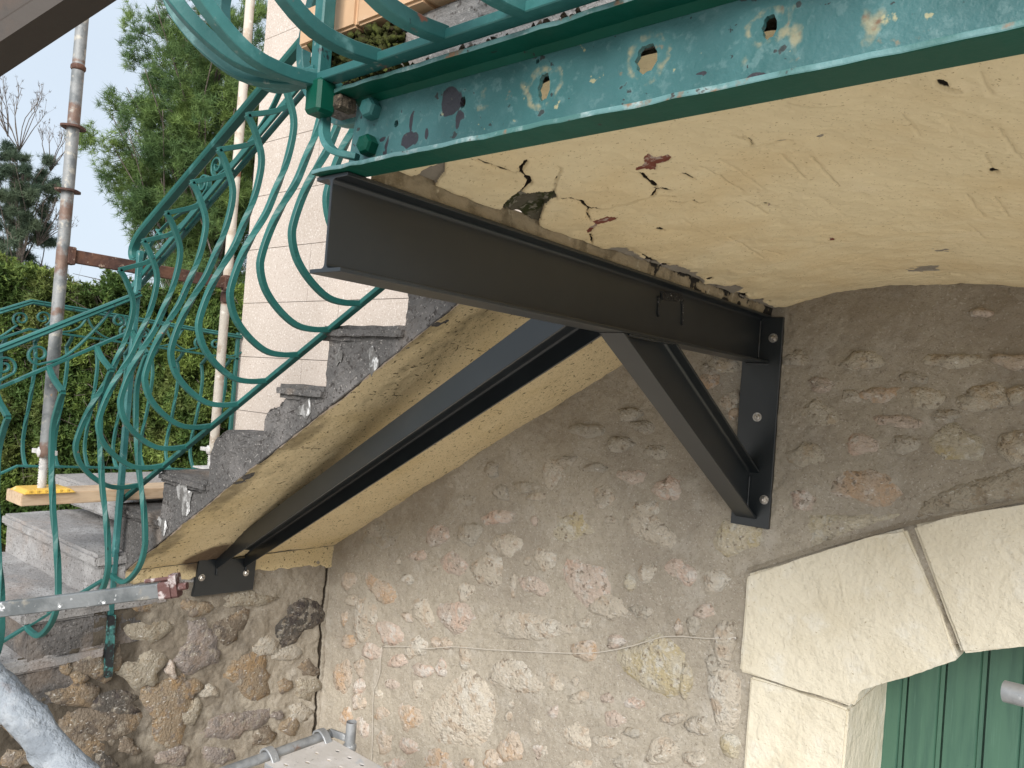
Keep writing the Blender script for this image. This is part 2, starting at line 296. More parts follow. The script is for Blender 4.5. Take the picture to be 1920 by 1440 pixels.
TIMB = mat('soft_timber', (.58, .43, .29), [((.46, .32, .20), 8, .42, .66, dict(str=(9, 1, 9))), ((.62, .46, .30), 14, .55, .7, dict(str=(6, .6, 6))), ((.22, .13, .08), 10, .69, .72)], rough=.8, bump=[(20, .3, .004)])
YPLA = mat('yellow_plastic', (.72, .44, .07), [((.78, .62, .34), 20, .55, .7, dict(amt=.6))], rough=.5)
CEMW = mat('cement_splashed_jack', (.60, .58, .56), [((.44, .43, .42), 40, .5, .65)], rough=.85, bump=[(90, .5, .006)])
TOPB = mat('weathered_overhead_beam', (.036, .027, .021), [((.065, .034, .019), 5, .46, .60), ((.055, .05, .047), 10, .56, .7), ((.018, .015, .013), 22, .56, .7)], rough=.7, bump=[(24, .3, .004)])
DECKM = mat('cement_dusted_deck', (.50, .47, .44), [((.58, .55, .53), 8, .45, .65), ((.40, .42, .45), 5, .57, .67), ((.32, .30, .28), 50, .62, .7)], rough=.8, metal=.1, bump=[(70, .4, .004)])
DOORG = mat('green_door_paint', (.058, .135, .092), [((.042, .105, .075), 5, .42, .66, dict(str=(5, 1, .4))), ((.08, .17, .12), 14, .55, .7, dict(str=(8, 1, .3), amt=.7)), ((.025, .08, .06), 34, .70, .73)], rough=.5, bump=[(30, .2, .003)])
MOSS = mat('moss', (.055, .060, .02), [((.10, .115, .03), 60, .5, .65), ((.04, .03, .018), 40, .52, .66)], rough=1, bump=[(80, .8, .02)], spec=.1)
DIRT = mat('dirt_packed_joint', (.09, .07, .05), [((.26, .21, .15), 60, .55, .66), ((.03, .025, .02), 90, .55, .66)], rough=1, bump=[(90, .8, .012)])
TILE = mat('terracotta_edge_tile', (.60, .39, .235), [((.54, .33, .19), 6, .45, .65), ((.70, .52, .36), 12, .55, .7)], rough=.6, bump=[(40, .15, .003)])
BED = mat('render_strip', (.33, .27, .18), [((.20, .16, .10), 14, .48, .64), ((.018, .015, .012), 48, .55, .75, dict(attr='blk', nz=1.3)), ((.46, .40, .29), 20, .6, .7)], rough=.95, bump=[(50, .7, .012)])
WIRE = mat('old_cord', (.52, .48, .42), rough=.8)
WEB = mat('spider_web', (.5, .5, .49), rough=.9)
PEEL = mat('rust_blackened_post_paint', (.045, .17, .16), [((.012, .014, .016), 14, .42, .54, dict(det=4)), ((.13, .30, .29), 30, .58, .66)], rough=.5, bump=[(40, .5, .006)])
BARK = mat('pine_bark', (.095, .075, .062), [((.15, .125, .105), 9, .45, .65), ((.06, .045, .035), 14, .55, .7)], rough=.95, bump=[(16, .8, .04)])
def leaf_m(name, c1, c2, c3, rough=.65, tr=.25):
    m = mat(name, c1, [(c2, 0, 0, 1, dict(attr='tint')), (c3, .9, .52, .68, dict(amt=.7))], rough=rough, spec=.3)
    t = m.node_tree; P = t.nodes['Principled BSDF']; o = [n for n in t.nodes if n.type == 'OUTPUT_MATERIAL'][0]
    tl = _n(t, 'ShaderNodeBsdfTranslucent'); ms = _n(t, 'ShaderNodeMixShader'); ms.inputs[0].default_value = tr
    t.links.new(P.inputs['Base Color'].links[0].from_socket, tl.inputs[0]); t.links.new(P.outputs[0], ms.inputs[1]); t.links.new(tl.outputs[0], ms.inputs[2]); t.links.new(ms.outputs[0], o.inputs[0])
    return m
NEED = leaf_m('pine_needles', (.065, .125, .045), (.215, .30, .08), (.11, .175, .055))
NEED2 = leaf_m('dark_pine_needles', (.055, .09, .06), (.12, .155, .09), (.07, .11, .07))
THUJ = leaf_m('hedge_leaves', (.06, .11, .025), (.225, .295, .065), (.15, .16, .05))
GROUND = mat('pale_gravel_ground', (.46, .42, .37), [((.38, .34, .29), 2, .45, .65), ((.56, .53, .49), 30, .55, .7), ((.25, .22, .19), 60, .6, .7)], rough=.95, bump=[(40, .5, .02)])

# ------------------------------------------------------------------ ground
gm = grid('ground', np.array([[(x, y, -3.0) for y in np.linspace(-300, 300, 31)] for x in np.linspace(-300, 300, 31)]), GROUND, sm=False); tag(gm, kind='structure')

# ------------------------------------------------------------------ the house: rubble wall under the stair, panelled facade above, arched doorway
XL = -2.506
def sofz(x): return -.03+.6046*(x+.625)
def vault(x):
    u = ((x-.6) % 1.1+1.1) % 1.1
    u = np.where(u > .55, u-1.1, u); return .205+.085*(1-(u/.55)**2)
house = thing('house', 'stone house wall with rubble masonry below, beige panelled facade above and arched green doorway', 'house', (-1, 0, -3))
du = .0085
gx, gz = np.meshgrid(np.arange(XL-.06, 1.75, du), np.arange(-2.45, .34, du), indexing='ij')
Pw = np.stack([gx, np.zeros_like(gx), gz], -1); F3 = Pw.reshape(-1, 3)
disp = (.009*fbm(F3, 3.2, 3, 3)+.0028*fbm(F3, 16, 3, 5)+.0030*fbm(F3, 75, 3, 9, .6)).reshape(gx.shape)
Pw[..., 1] = disp-.014
wcr = [[(1265, 1440), (1290, 1360), (1380, 1310), (1600, 1230), (1820, 1185)], [(1765, 1110), (1790, 1060), (1920, 970)], [(700, 1420), (900, 1410), (1100, 1425)]]
Q2 = np.stack([gx.ravel(), gz.ravel()], 1); crk = np.zeros(gx.size)
for pl in wcr:
    pts = [oY(1280+a/3, 480+b/3, 0)[[0, 2]] for a, b in pl]
    crk = np.maximum(crk, .55-.55*sstep(.001, .006, seg_dist(Q2+.006*np.stack([fbm(F3, 30, 2, 1), fbm(F3, 30, 2, 2)], 1), pts)))
Pw[..., 1] += crk.reshape(gx.shape)*.006
top = np.where(gx < -.30, sofz(gx)+.03, vault(np.clip(gx, .02, 5))+.03)
stain_shade = (sstep(.5, .0, top-gz)*.55+.18*(gx > .1)*sstep(-.75, .1, gz)+.3*sstep(XL+.35, XL, gx)).ravel()  # shade under the ceiling, landing and inner corner put into the mortar colour
stain_shade = np.clip(stain_shade+.25*fbm(F3, 2.2, 3, 21), 0, 1)
intr = [oY(u, v, -.02)[[0, 2]] for u, v in ((1608, 1290), (1800, 1240), (1920, 1212))]
intz = np.interp(gx, [p[0] for p in intr], [p[1] for p in intr])
keep = (gz < top) & ~((gx > .40) & (gz < intz+.05))
grid('rubble_mortar', Pw, MORTAR, house, dict(stain_shade=stain_shade, crack=crk), keep)
box('wall_base', XL-.06, .40, .0, .35, -3, -2.44, MORTAR, house)
box('wall_core', -3.74, .40, .05, .45, -3, .5, MORTAR, house); box('wall_core', .38, 2.2, .56, .66, -3, .5, MORTAR, house); box('wall_core', .40, 2.2, .05, .45, -.75, .5, MORTAR, house)
def stone(outline, normal, h, m, parent, seed):
    """one rubble stone: irregular outline on the wall, a rough domed face, its rim sunk in the mortar"""
    rs = np.random.RandomState(seed); O = np.array(outline); c = O.mean(0); n = len(O); nn = np.array(normal, float); V = []
    off = (O-c).mean(0)*0
    for s, d in ((1.16, -.013), (.97, h*.35), (.62, h)):
        for i in range(n):
            p = c+(O[i]-c)*(s*(1+rs.uniform(-.06, .06)))+nn*(d+(rs.uniform(-.25, .25)*h if d > 0 else 0)); V.append(p)
    V.append(c+nn*h*rs.uniform(.85, 1.15)); F = []
    for r in range(2):
        for i in range(n): F.append((r*n+i, r*n+(i+1) % n, (r+1)*n+(i+1) % n, (r+1)*n+i))
    for i in range(n): F.append((2*n+i, 2*n+(i+1) % n, 3*n))
    o = mobj('stone', V, F, m, parent, sm=True); return o
def px_outline(cx, cy, rx, ry, ang, seed, proj, n=12, irr=1):
    rs = np.random.RandomState(seed); a = math.radians(ang); out = []; ph = rs.uniform(0, 6.28, 3)
    for k in range(n):
        t = 2*math.pi*k/n+rs.uniform(-.14, .14); q = 1+irr*(.10*math.sin(2*t+ph[0])+.09*math.sin(3*t+ph[1])+.06*math.sin(5*t+ph[2])+rs.uniform(-.07, .07))
        x, y = rx*q*math.cos(t), ry*q*math.sin(t); out.append(proj(cx+x*math.cos(a)-y*math.sin(a), cy+x*math.sin(a)+y*math.cos(a)))
    return out
def stones(lst, ox, oy, proj, normal, parent, s0, hk=1, irr=1.25):
    for i, s in enumerate(lst):
        cx, cy, rx, ry, k = s[:5]; ang = s[5] if len(s) > 5 else 0
        o = px_outline(ox+cx/3, oy+cy/3, rx/3, ry/3, ang, s0+i, proj, 12 if max(rx, ry) < 100 else 16, irr)
        h = (.012+.005*random.random())*hk*(.8 if k == 'f' else 1); stone(o, normal, h, ST[k], parent, s0+i)
pj = lambda u, v: oY(u, v, -.014)
S1 = [(540,130,70,60,'p'),(720,120,70,65,'f'),(935,185,90,65,'g',25),(1295,85,112,88,'y'),(1740,90,150,88,'g',30),(1150,265,65,68,'g'),(630,295,70,65,'p'),(825,330,82,100,'g'),(1085,415,78,52,'p',20),(697,450,46,52,'g'),
 (1375,395,140,115,'p',30),(1495,535,115,62,'g',25),(1725,345,60,65,'g'),(1625,400,40,42,'y'),(1880,320,62,65,'p'),(215,430,100,55,'o',42),(45,385,46,52,'o'),(130,600,68,120,'g',-8),(270,680,82,55,'p',25),(640,590,105,80,'p'),
 (460,570,58,85,'g',-30),(1060,650,205,80,'g'),(1370,780,72,66,'o'),(1540,730,52,36,'p'),(1770,860,168,168,'y'),(420,765,62,56,'g'),(170,785,52,50,'p'),(315,840,56,36,'p'),(695,820,36,62,'g'),(985,930,165,90,'g',28),
 (1200,960,62,40,'g',35),(680,1130,188,185,'g'),(385,1145,78,78,'o'),(235,1130,46,46,'o'),(244,1295,52,66,'o'),(428,995,36,52,'g'),(290,970,40,36,'p'),(217,1025,30,30,'g'),(1105,1200,66,45,'g',40),(1200,1125,36,40,'p'),
 (965,1325,98,82,'o',25),(1330,1260,74,88,'g',-30),(1112,1340,32,46,'p'),(1538,1165,72,46,'p',15),(1645,1075,52,32,'p'),(1500,1045,42,36,'p'),(1335,1045,62,36,'g'),(1862,1165,62,36,'g'),(1795,1350,92,68,'g'),(545,1405,105,64,'o',15),
 (385,1315,62,46,'p'),(850,1395,56,46,'o',20),(715,1418,40,36,'o'),(1490,1290,72,42,'g'),(1340,1425,82,34,'g'),(30,1150,46,52,'o'),(10,930,50,108,'o'),(107,870,34,46,'o'),(100,1070,40,52,'o'),(120,1210,40,62,'p',-20),(45,730,46,36,'o',25),
 (590,740,32,32,'o'),(430,245,46,32,'p'),(970,410,20,62,'g'),(1050,275,20,26,'g'),(370,375,36,26,'g'),(1370,625,40,32,'g'),(962,1080,18,20,'g'),(1320,950,26,26,'g'),(942,1150,26,28,'g'),(455,890,56,42,'p'),(562,880,36,46,'p'),
 (1515,45,36,26,'g'),(1090,50,18,32,'p'),(100,980,36,42,'p'),(1900,650,30,42,'o'),(530,320,12,20,'g'),(325,275,13,20,'g'),(1152,1340,26,36,'g'),(535,735,30,30,'o'),(370,590,40,22,'o',50),(880,30,90,40,'p'),(220,130,110,70,'f'),(60,500,40,30,'g'),
 (1640,1240,50,30,'f'),(1690,560,60,40,'f'),(1580,1400,60,40,'f'),(20,600,20,46,'o'),(300,1420,60,36,'p')]
stones(S1, 640, 960, pj, (0, -1, 0), house, 100)
S2 = [(1190,1220,62,88,'g',-20),(1640,1240,74,48,'p',5),(1835,1310,88,62,'p',12),(1480,1350,78,68,'g'),(1105,1352,55,26,'g'),(620,1290,18,18,'g'),(1430,1190,62,30,'f'),(1620,890,62,42,'f'),(1780,1100,85,42,'f'),(845,1205,42,42,'f'),(1720,1420,80,40,'g'),(1260,1160,60,40,'f'),(1040,1300,70,40,'f'),(1380,980,90,42,'f'),(1700,960,70,36,'f'),(1560,1060,80,40,'f'),(900,1330,50,40,'f'),(700,1370,60,36,'f')]
stones(S2, 640, 480, pj, (0, -1, 0), house, 300)
S3 = [(310,135,150,92,'y'),(180,385,74,62,'g'),(20,350,58,66,'p'),(232,740,60,150,'g',8),(235,1060,95,160,'g',-10),(15,950,36,92,'y'),(268,1310,64,66,'y'),(60,640,40,60,'f'),(120,560,60,40,'p'),(90,1200,70,60,'f'),(60,1390,70,40,'g'),(170,860,40,60,'f')]
stones(S3, 1280, 960, pj, (0, -1, 0), house, 400)
S4 = [(1015,590,140,48,'e',-3),(1515,590,160,46,'e'),(1855,590,115,44,'o'),(1110,778,112,46,'o',-10),(1370,800,118,62,'e'),(780,725,78,45,'p'),(950,790,72,36,'f'),(775,890,112,72,'e'),(1215,930,132,40,'p',8),(1005,1060,105,60,'p'),(700,1120,105,70,'e',12),
 (1030,1295,192,112,'o',10),(690,1370,76,70,'p'),(1540,1055,140,105,'y'),(1690,800,140,82,'e'),(1880,780,62,52,'e'),(1860,1080,92,90,'e'),(1680,320,66,28,'p',8),(230,610,92,50,'e'),(270,815,62,52,'g'),(292,885,38,40,'o'),(150,700,70,40,'o'),(640,580,70,50,'f'),(1300,690,90,36,'f'),(1480,900,90,40,'f'),(1250,1060,90,50,'f'),(160,640,60,40,'f')]
stones(S4, 1280, 480, pj, (0, -1, 0), house, 500)
# long flat stones that sit on the arch
def slab_stone(px, m, h=.02, seed=0):
    rs = np.random.RandomState(seed); out = []
    for (a, b) in zip(px, px[1:]+px[:1]):
        for k in range(3):
            t = k/3; out.append(oY(a[0]+(b[0]-a[0])*t+rs.uniform(-2, 2), a[1]+(b[1]-a[1])*t+rs.uniform(-2, 2), -.004))
    return stone(out, (0, -1, 0), h, ST[m], house, seed)
slab_stone([(1500, 960), (1640, 962), (1692, 964), (1640, 985), (1560, 1012), (1512, 1030)], 'y', .022, 3)
slab_stone([(1708, 975), (1745, 925), (1830, 895), (1925, 870), (1925, 940), (1800, 958)], 'w', .022, 4)
# voussoirs, jamb, reveal: limewashed dressed stones standing proud of the rubble
def dressed(name, px, y0, depth, m=CREAM, bev=.012, amp=.0035):
    pts = [oY(u, v, y0) for u, v in px]; return rough_prism(name, pts, (0, 0, 0), (0, depth, 0), m, house, bev, amp, 4, .09)
dressed('arch_stone', [(1400, 1077), (1484, 1053), (1560, 1028), (1640, 1005), (1697, 990), (1750, 1120), (1797, 1238), (1730, 1260), (1609, 1289), (1606, 1318), (1596, 1326), (1500, 1294), (1385, 1260)], -.035, .62, bev=.010)
dressed('arch_stone', [(1711, 985), (1780, 968), (1925, 945), (2080, 915), (2110, 1185), (1925, 1212), (1803, 1227)], -.032, .62, bev=.010)
dressed('jamb_stone', [(1406, 1268), (1500, 1299), (1591, 1330), (1566, 1640), (1380, 1640)], -.034, .62, bev=.008)
# small mortar bed over the arch
mobj('arch_fillet', [oY(u, v, y) for u, v, y in ((1400, 1074, -.036), (1560, 1024, -.036), (1700, 987, -.036), (1925, 940, -.036), (1925, 925, .0), (1700, 972, .0), (1555, 1006, .0), (1400, 1060, .0))], [(0, 1, 6, 7), (1, 2, 5, 6), (2, 3, 4, 5)], MORTAR, house)
# door of vertical green boards, each bead and board its own piece
door = bpy.data.objects.new('door', None); COL.objects.link(door); door.parent = house; door.location = Vector((.55, .5, -3))-house.location
xb = [.23, .36, .492, .622, .757, .89, 1.02, 1.15, 1.28]
for a, b in zip(xb[:-1], xb[1:]):
    bw = mobj('board', [(a+.004, .19, -3), (b-.026, .19, -3), (b-.026, .19, -.6), (a+.004, .19, -.6), (a+.004, .215, -3), (b-.004, .215, -3), (b-.004, .215, -.6), (a+.004, .215, -.6), (b-.022, .197, -3), (b-.018, .192, -3), (b-.004, .192, -3), (b-.022, .197, -.6), (b-.018, .192, -.6), (b-.004, .192, -.6)],
        [(0, 1, 2, 3), (1, 8, 11, 2), (8, 9, 12, 11), (9, 10, 13, 12), (10, 5, 6, 13), (4, 0, 3, 7)], DOORG, door)
for o_ in [c for c in bpy.data.objects if c.name.startswith('board')]: o_.location.y += .31
box('door_back', .2, 1.4, .522, .54, -3, -.6, DOORG, door)
# upper facade: beige washed panels with recessed joints
rs = random.Random(5); zrow = [-1.19+.3725*k for k in range(12)]
mobj('facade_backing', [(-3.742, .024, -3), (.38, .024, -3), (.38, .024, 3.4), (-3.742, .024, 3.4), (-3.742, 6, -3), (-3.742, 6, 3.4)], [(0, 1, 2, 3), (4, 0, 3, 5)], JOINT, house)
for k, z in enumerate(zrow):
    xs = [-3.745]; x = -3.0+(.33 if k % 2 else 0)
    while x < .6: xs.append(x); x += .66
    for a, b in zip(xs[:-1], xs[1:]):
        zb = sofz(min(b, -.3))
        if z+.37 < zb-.5 or (a > -.4 and z < .5): continue
        y0 = .014-rs.uniform(0, .001)
        box('facade_panel', a+.002, b-.002, y0, .03, z+.002, z+.3705, FACADE, house)

# ------------------------------------------------------------------ stone staircase: upper flight along the wall, quarter landing, lower flight on its rubble flank
stair = thing('stone_staircase', 'outdoor dark lava stone staircase with peeling yellow underside turning down along a rubble flank wall', 'staircase', (-1.6, -.6, -3))
sx, sy = np.meshgrid(np.arange(XL-.01, -.28, .007), np.arange(-1.225, .008, .007), indexing='ij')
Ps = np.stack([sx, sy, sofz(sx)], -1); f3 = Ps.reshape(-1, 3)
n1 = fbm(f3, 5, 4, 31); n2 = fbm(f3*np.array([1, 3, 1]), 4, 4, 32); ed = (-sy-1.0).ravel()
st = np.clip(sstep(.07, .27, ed+.10*n2+.05*n1)*.95, 0, 1)
st = np.maximum(st, .34*sstep(.35, .95, n2*.8+1.1*sstep(-.20, .2, ed)-.25))
eg = sstep(.012, .0, (sy+1.225).ravel()+.008*fbm(f3, 25, 2, 3))
scr = np.zeros(len(f3)); pn, pd = np.array([-.6046, 0, 1]), -.03+.6046*.625
def psof(u, v): return on(u, v, pn, pd)[:2]
for pl in ([(840, 645), (880, 655), (905, 660), (930, 668)], [(770, 690), (810, 680), (845, 672), (860, 650)], [(520, 840), (560, 843), (610, 842)], [(690, 738), (720, 740), (755, 742)], [(445, 880), (470, 873), (500, 870)], [(905, 770), (940, 772)], [(305, 1062), (350, 1050), (400, 1040)]):
    scr = np.maximum(scr, .62-.62*sstep(.001, .008, seg_dist(f3[:, :2]+.01*np.stack([fbm(f3, 20, 2, 6), fbm(f3, 20, 2, 7)], 1), [psof(*p) for p in pl])))
bc = psof(385, 1045); b2 = psof(560, 925); burn = np.exp(-(seg_dist(f3[:, :2], [bc, b2])/.07)**2)*.7*np.exp(-np.maximum(0, np.hypot(*(f3[:, :2]-bc).T)-.1)/.28)+np.exp(-(np.hypot(*(f3[:, :2]-bc).T)/.13)**2)
Ps[..., 2] += (.006*n1+.002*fbm(f3, 40, 2, 8)+scr*.006).reshape(sx.shape)
wv = (.007*fbm(f3, 14, 3, 77)).reshape(sx.shape); Ps[:, 0, 1] += wv[:, 0]
grid('soffit', Ps, SOFF, stair, dict(stain_shade=st, edge=eg, crack=scr, burn=np.clip(burn+.2*fbm(f3, 9, 3, 4)*burn, 0, 1)), flip=True)
rx = [-.33, -.70, -1.09, -1.45, -1.83, -2.21, -2.60]; rz = [.43, .215, .0, -.22, -.42, -.65, -.86]; nose = [.05, .05, .045, -.08, -.0, .02, .04]
for k in range(1, 7):
    x0, x1, zt = rx[k], rx[k-1], rz[k]; s0, s1 = sofz(x0)+.040, sofz(x1)+.040
    if k == 6: s0 = -1.21; s1 = sofz(x1)+.040
    if k in (3, 4):      # broken ends
        body = [(x0, s0), (x0, zt-.15 if k == 3 else zt-.12), (x0+.03, zt-.10 if k == 3 else zt-.05), (x0+.09, zt-.09 if k == 3 else zt-.012), (x0+.13, zt-.05 if k == 3 else zt-.004), (x1+.01, zt-.05 if k == 3 else zt-.012), (x1+.01, s1)]
    else: body = [(x0, s0), (x0, zt-.05), (x1+.01, zt-.05), (x1+.01, s1)]
    rough_prism('riser', [(x, -1.222, z) for x, z in body], (0, 0, 0), (0, 1.21, 0), LAVA, stair, .009, .010, 4, .06)
    if k != 4:
        nx = x0-nose[k]
        rough_prism('tread', [(x, -1.238-.004*(k % 2), z) for x, z in ((nx, zt-.052), (nx, zt), (x1+.02, zt), (x1+.02, zt-.052))], (0, 0, 0), (0, 1.22, 0), LAVA, stair, .016, .007, 4, .07)
rough_prism('edge_band', [(x, -1.2235, z) for x, z in ((-2.60, sofz(-2.60)+.004), (-2.60, sofz(-2.60)+.075), (-.31, sofz(-.31)+.075), (-.31, sofz(-.31)+.004))], (0, 0, 0), (0, .05, 0), LAVA, stair, .002, .0022, 6, .05)
# white salt blooms left on the risers' ends
def bloom(px, y=-1.232, seed=0):
    o = px_outline(*px, 0, seed, lambda u, v: oY(u, v, y), 14, 2.6); c = np.mean(o, 0); V = [c+(p-c)*1.0+np.array([0, .004, 0]) for p in o]+[c+(p-c)*.6+np.array([0, .0015, 0]) for p in o]+[c+np.array([0, .0015, 0])]; n = 14
    F = [(i, (i+1) % n, n+(i+1) % n, n+i) for i in range(n)]+[(n+i, n+(i+1) % n, 2*n) for i in range(n)]
    mobj('salt_bloom', V, F, EFFL, stair, sm=True)
bloom((571, 768, 12, 19), seed=1); bloom((634, 668, 6, 17), seed=2); bloom((697, 676, 11, 24), seed=13); bloom((303, 985, 9, 14), seed=4); bloom((345, 935, 12, 30), seed=9)
# landing quarter and lower flight
def slab(name, x0, x1, y0, y1, z0, z1, m, bev=.014, amp=.005): return rough_prism(name, [(x0, y0, z0), (x0, y0, z1), (x1, y0, z1), (x1, y0, z0)], (0, 0, 0), (0, y1-y0, 0), m, stair, bev, amp, 4, .07)
slab('quarter_landing', -3.74, -2.56, -1.12, .0, -1.0, -.862, LAVA_T)
steps = [(-1.36, -1.075), (-1.645, -1.29), (-1.95, -1.495), (-2.26, -1.70), (-2.57, -1.90)]
for k, (yf, zt) in enumerate(steps):
    yb = -1.0 if k == 0 else steps[k-1][0]+.06
    slab('tread', -3.74, XL+.012+.003*k, yf, yb+.3, zt-.062, zt, LAVA_T)
    slab('riser', -3.74, XL+.006-.002*k, yf+.03, yb+.2, zt-.225, zt-.058, LAVA if k != 0 else LAVA_T, .006, .006)
fy, fz = np.meshgrid(np.arange(-2.9, .06, .0085), np.arange(-3.0, -1.10, .0085), indexing='ij')
Pf = np.stack([np.full_like(fy, XL), fy, fz], -1); q3 = Pf.reshape(-1, 3)
Pf[..., 0] += (.011*fbm(q3, 3.5, 3, 41)+.007*fbm(q3, 15, 3, 42)+.004*fbm(q3, 60, 2, 43)).reshape(fy.shape)
ftop = np.where(fy > -1.19, sofz(XL)+.02+.012*fbm(q3, 9, 2, 4).reshape(fy.shape), -1.20)
for (yf, zt) in steps[:]: ftop = np.where(fy < yf+.30, np.minimum(ftop, zt-.19), ftop)
crn = 1-sstep(.002, .014, np.abs(fy.ravel()+.055+.03*fbm(q3, 5, 3, 44)))
Pf[..., 0] -= crn.reshape(fy.shape)*.012
fst = np.clip(.80+.35*fbm(q3, 2.5, 3, 46)+.9*sstep(-1.05, -1.35, fy.ravel())-.1, 0, 1)
grid('flank_mortar', Pf, MORTAR, stair, dict(stain_shade=fst, crack=crn, grime=np.clip(sstep(-.95, -1.45, fy.ravel()+.25*fbm(q3, 3, 3, 48))+.55*sstep(.1, -.7, fy.ravel()), 0, 1)), fz < ftop, flip=True)
box('flank_core', -3.7, XL-.03, -2.85, -.02, -3, -1.5, MORTAR, stair); box('flank_core', -3.7, XL-.03, -1.15, -.02, -1.5, -1.22, MORTAR, stair)
zb_, yb_ = None, None
my, mz = np.meshgrid(np.arange(-1.222, .0, .008), np.arange(0, 1.001, .08), indexing='ij')
low = np.interp(my, [-1.23, -1.0, -.88, -.55, -.3, 0], [-1.222, -1.238, -1.25, -1.252, -1.265, -1.295])+.010*fbm(np.stack([my, my*0, my*0], -1).reshape(-1, 3), 22, 3, 5).reshape(my.shape)
mzz = low+(sofz(XL)+.006-low)*mz; Pm = np.stack([np.full_like(my, XL+.013), my, mzz], -1); q_ = Pm.reshape(-1, 3); Pm[..., 0] += .005*fbm(q_, 8, 3, 9).reshape(my.shape)-.02*(mz < .05)
dyb = np.exp(-((q_[:, 1]+.88)/.10)**2)*np.exp(-((q_[:, 2]+1.15)/.08)**2)
grid('soffit_foot', Pm, SOFF, stair, dict(stain_shade=np.clip(sstep(-.95, -1.2, q_[:, 1])*.7+.2*fbm(q_, 8, 3, 3), 0, 1), edge=q_[:, 0]*0, crack=q_[:, 0]*0, burn=np.clip(dyb, 0, 1)), flip=True)
pf = lambda u, v: oX(u, v, XL+.002)
S5 = [(840,665,118,66,'w',-14),(800,535,72,36,'r',-8),(1105,535,88,50,'r'),(1390,490,135,46,'w',-8),(1685,610,130,100,'k',-35),(1120,770,145,112,'m',-20),(1295,650,115,70,'b',-25),(810,890,108,102,'w',-35),(965,890,28,46,'p'),(1415,920,132,112,'r',-20),(950,1120,145,160,'r',20),(1065,1000,70,60,'r',20),(1070,1130,65,80,'w',35),
 (1740,880,52,46,'b'),(1735,990,72,62,'w'),(1602,980,42,42,'r'),(1330,1195,172,76,'m',-12),(1630,1205,58,48,'r'),(1560,1145,36,26,'m'),(1480,1265,76,42,'b',-15),(985,1370,105,50,'m',-12),(1230,1370,85,60,'m',-10),(600,1190,200,110,'b',-15),(450,1290,130,120,'b',40),(640,1080,150,64,'k',-5),(430,1030,130,70,'b',8),(370,870,42,42,'r'),(440,930,52,46,'r'),
 (520,860,110,90,'b'),(90,1200,80,90,'b'),(100,1390,82,62,'r'),(640,830,46,84,'b'),(720,1320,70,40,'b',20),(560,1400,110,50,'k'),(1690,1130,70,50,'f'),(1500,760,80,50,'f'),(1620,800,80,40,'f'),(1180,1010,50,40,'f')]
stones(S5, 0, 960, pf, (1, 0, 0), stair, 700, .95, 1.75)

# ------------------------------------------------------------------ landing overhead: painted jack-arch ceiling, slab edge, tile edge
land = thing('landing', 'overhead landing slab with cracked cream painted vaulted underside and terracotta tiled edge', 'landing', (.8, -1, .2))
cx, cy = np.meshgrid(np.arange(.044, 1.95, .0037), np.arange(-2.008, .008, .0037), indexing='ij')
cz = vault(cx); Pc = np.stack([cx, cy, cz], -1); c3 = Pc.reshape(-1, 3); C2 = c3[:, :2]
def pc(u, v):
    z = .24
    for _ in range(4):
        p = oZ(u, v, z); z = float(vault(np.clip(p[0], .044, 3)))
    return p[:2]
def cpx(l, ox=880, oy=280, k=4.571): return [pc(ox+a/k, oy+b/k) for a, b in l]
wob = np.stack([fbm(c3, 35, 3, 61), fbm(c3, 35, 3, 62)], 1)*.004; CW = C2+wob
ccr = np.zeros(len(C2))
for pl, w in (([(75,95),(160,140),(240,175),(320,205),(380,215),(450,215),(490,255),(500,300),(480,350),(450,390),(430,430)], .006), ([(470,100),(450,160),(455,215)], .005), ([(490,255),(505,300),(485,350)], .008),
              ([(800,465),(860,450),(940,465),(970,500),(1010,520),(1100,520)], .0065), ([(1100,520),(1180,505),(1300,475),(1430,440),(1570,410)], .0035), ([(1000,520),(1000,560),(1030,620)], .0035),
              ([(1460,235),(1500,270),(1560,300),(1590,320)], .008), ([(1580,345),(1640,345),(1700,355)], .012), ([(1570,410),(1590,370),(1640,350)], .005), ([(1660,410),(1730,415)], .009), ([(1710,450),(1760,460),(1840,455),(1910,440)], .006), ([(1030,745),(1050,800)], .004), ([(1610,680),(1650,700)], .008), ([(735,150),(770,180),(760,260),(730,340),(720,390)], .0025)):
    ccr = np.maximum(ccr, 1-sstep(w*.35, w, seg_dist(CW, cpx(pl))))
for pl, w in (([(950,165),(1050,145),(1200,125),(1400,115),(1480,105),(1580,115)], .005), ([(1720,130),(1900,135)], .003), ([(600,270),(760,225),(930,185),(1120,165),(1380,130),(1500,110)], .002)):
    ccr = np.maximum(ccr, 1-sstep(w*.35, w, seg_dist(CW, cpx(pl, 1280, 480, 3))))
for pl, w in (([(0,1140),(45,1130),(80,1150),(110,1140)], .006), ([(870,1340),(970,1347)], .006), ([(390,840),(450,830),(590,815)], .004), ([(300,770),(360,790),(400,840)], .004), ([(600,558),(700,560),(850,560)], .006), ([(1440,410),(1480,450),(1540,470)], .007), ([(460,1140),(510,1158)], .010), ([(1745,970),(1755,995)], .010), ([(1425,1370),(1435,1378)], .009), ([(0,990),(60,1020)], .006)):
    ccr = np.maximum(ccr, .9-sstep(w*.35, w, seg_dist(CW, cpx(pl, 1280, 0, 3))))
grv = np.zeros(len(C2))
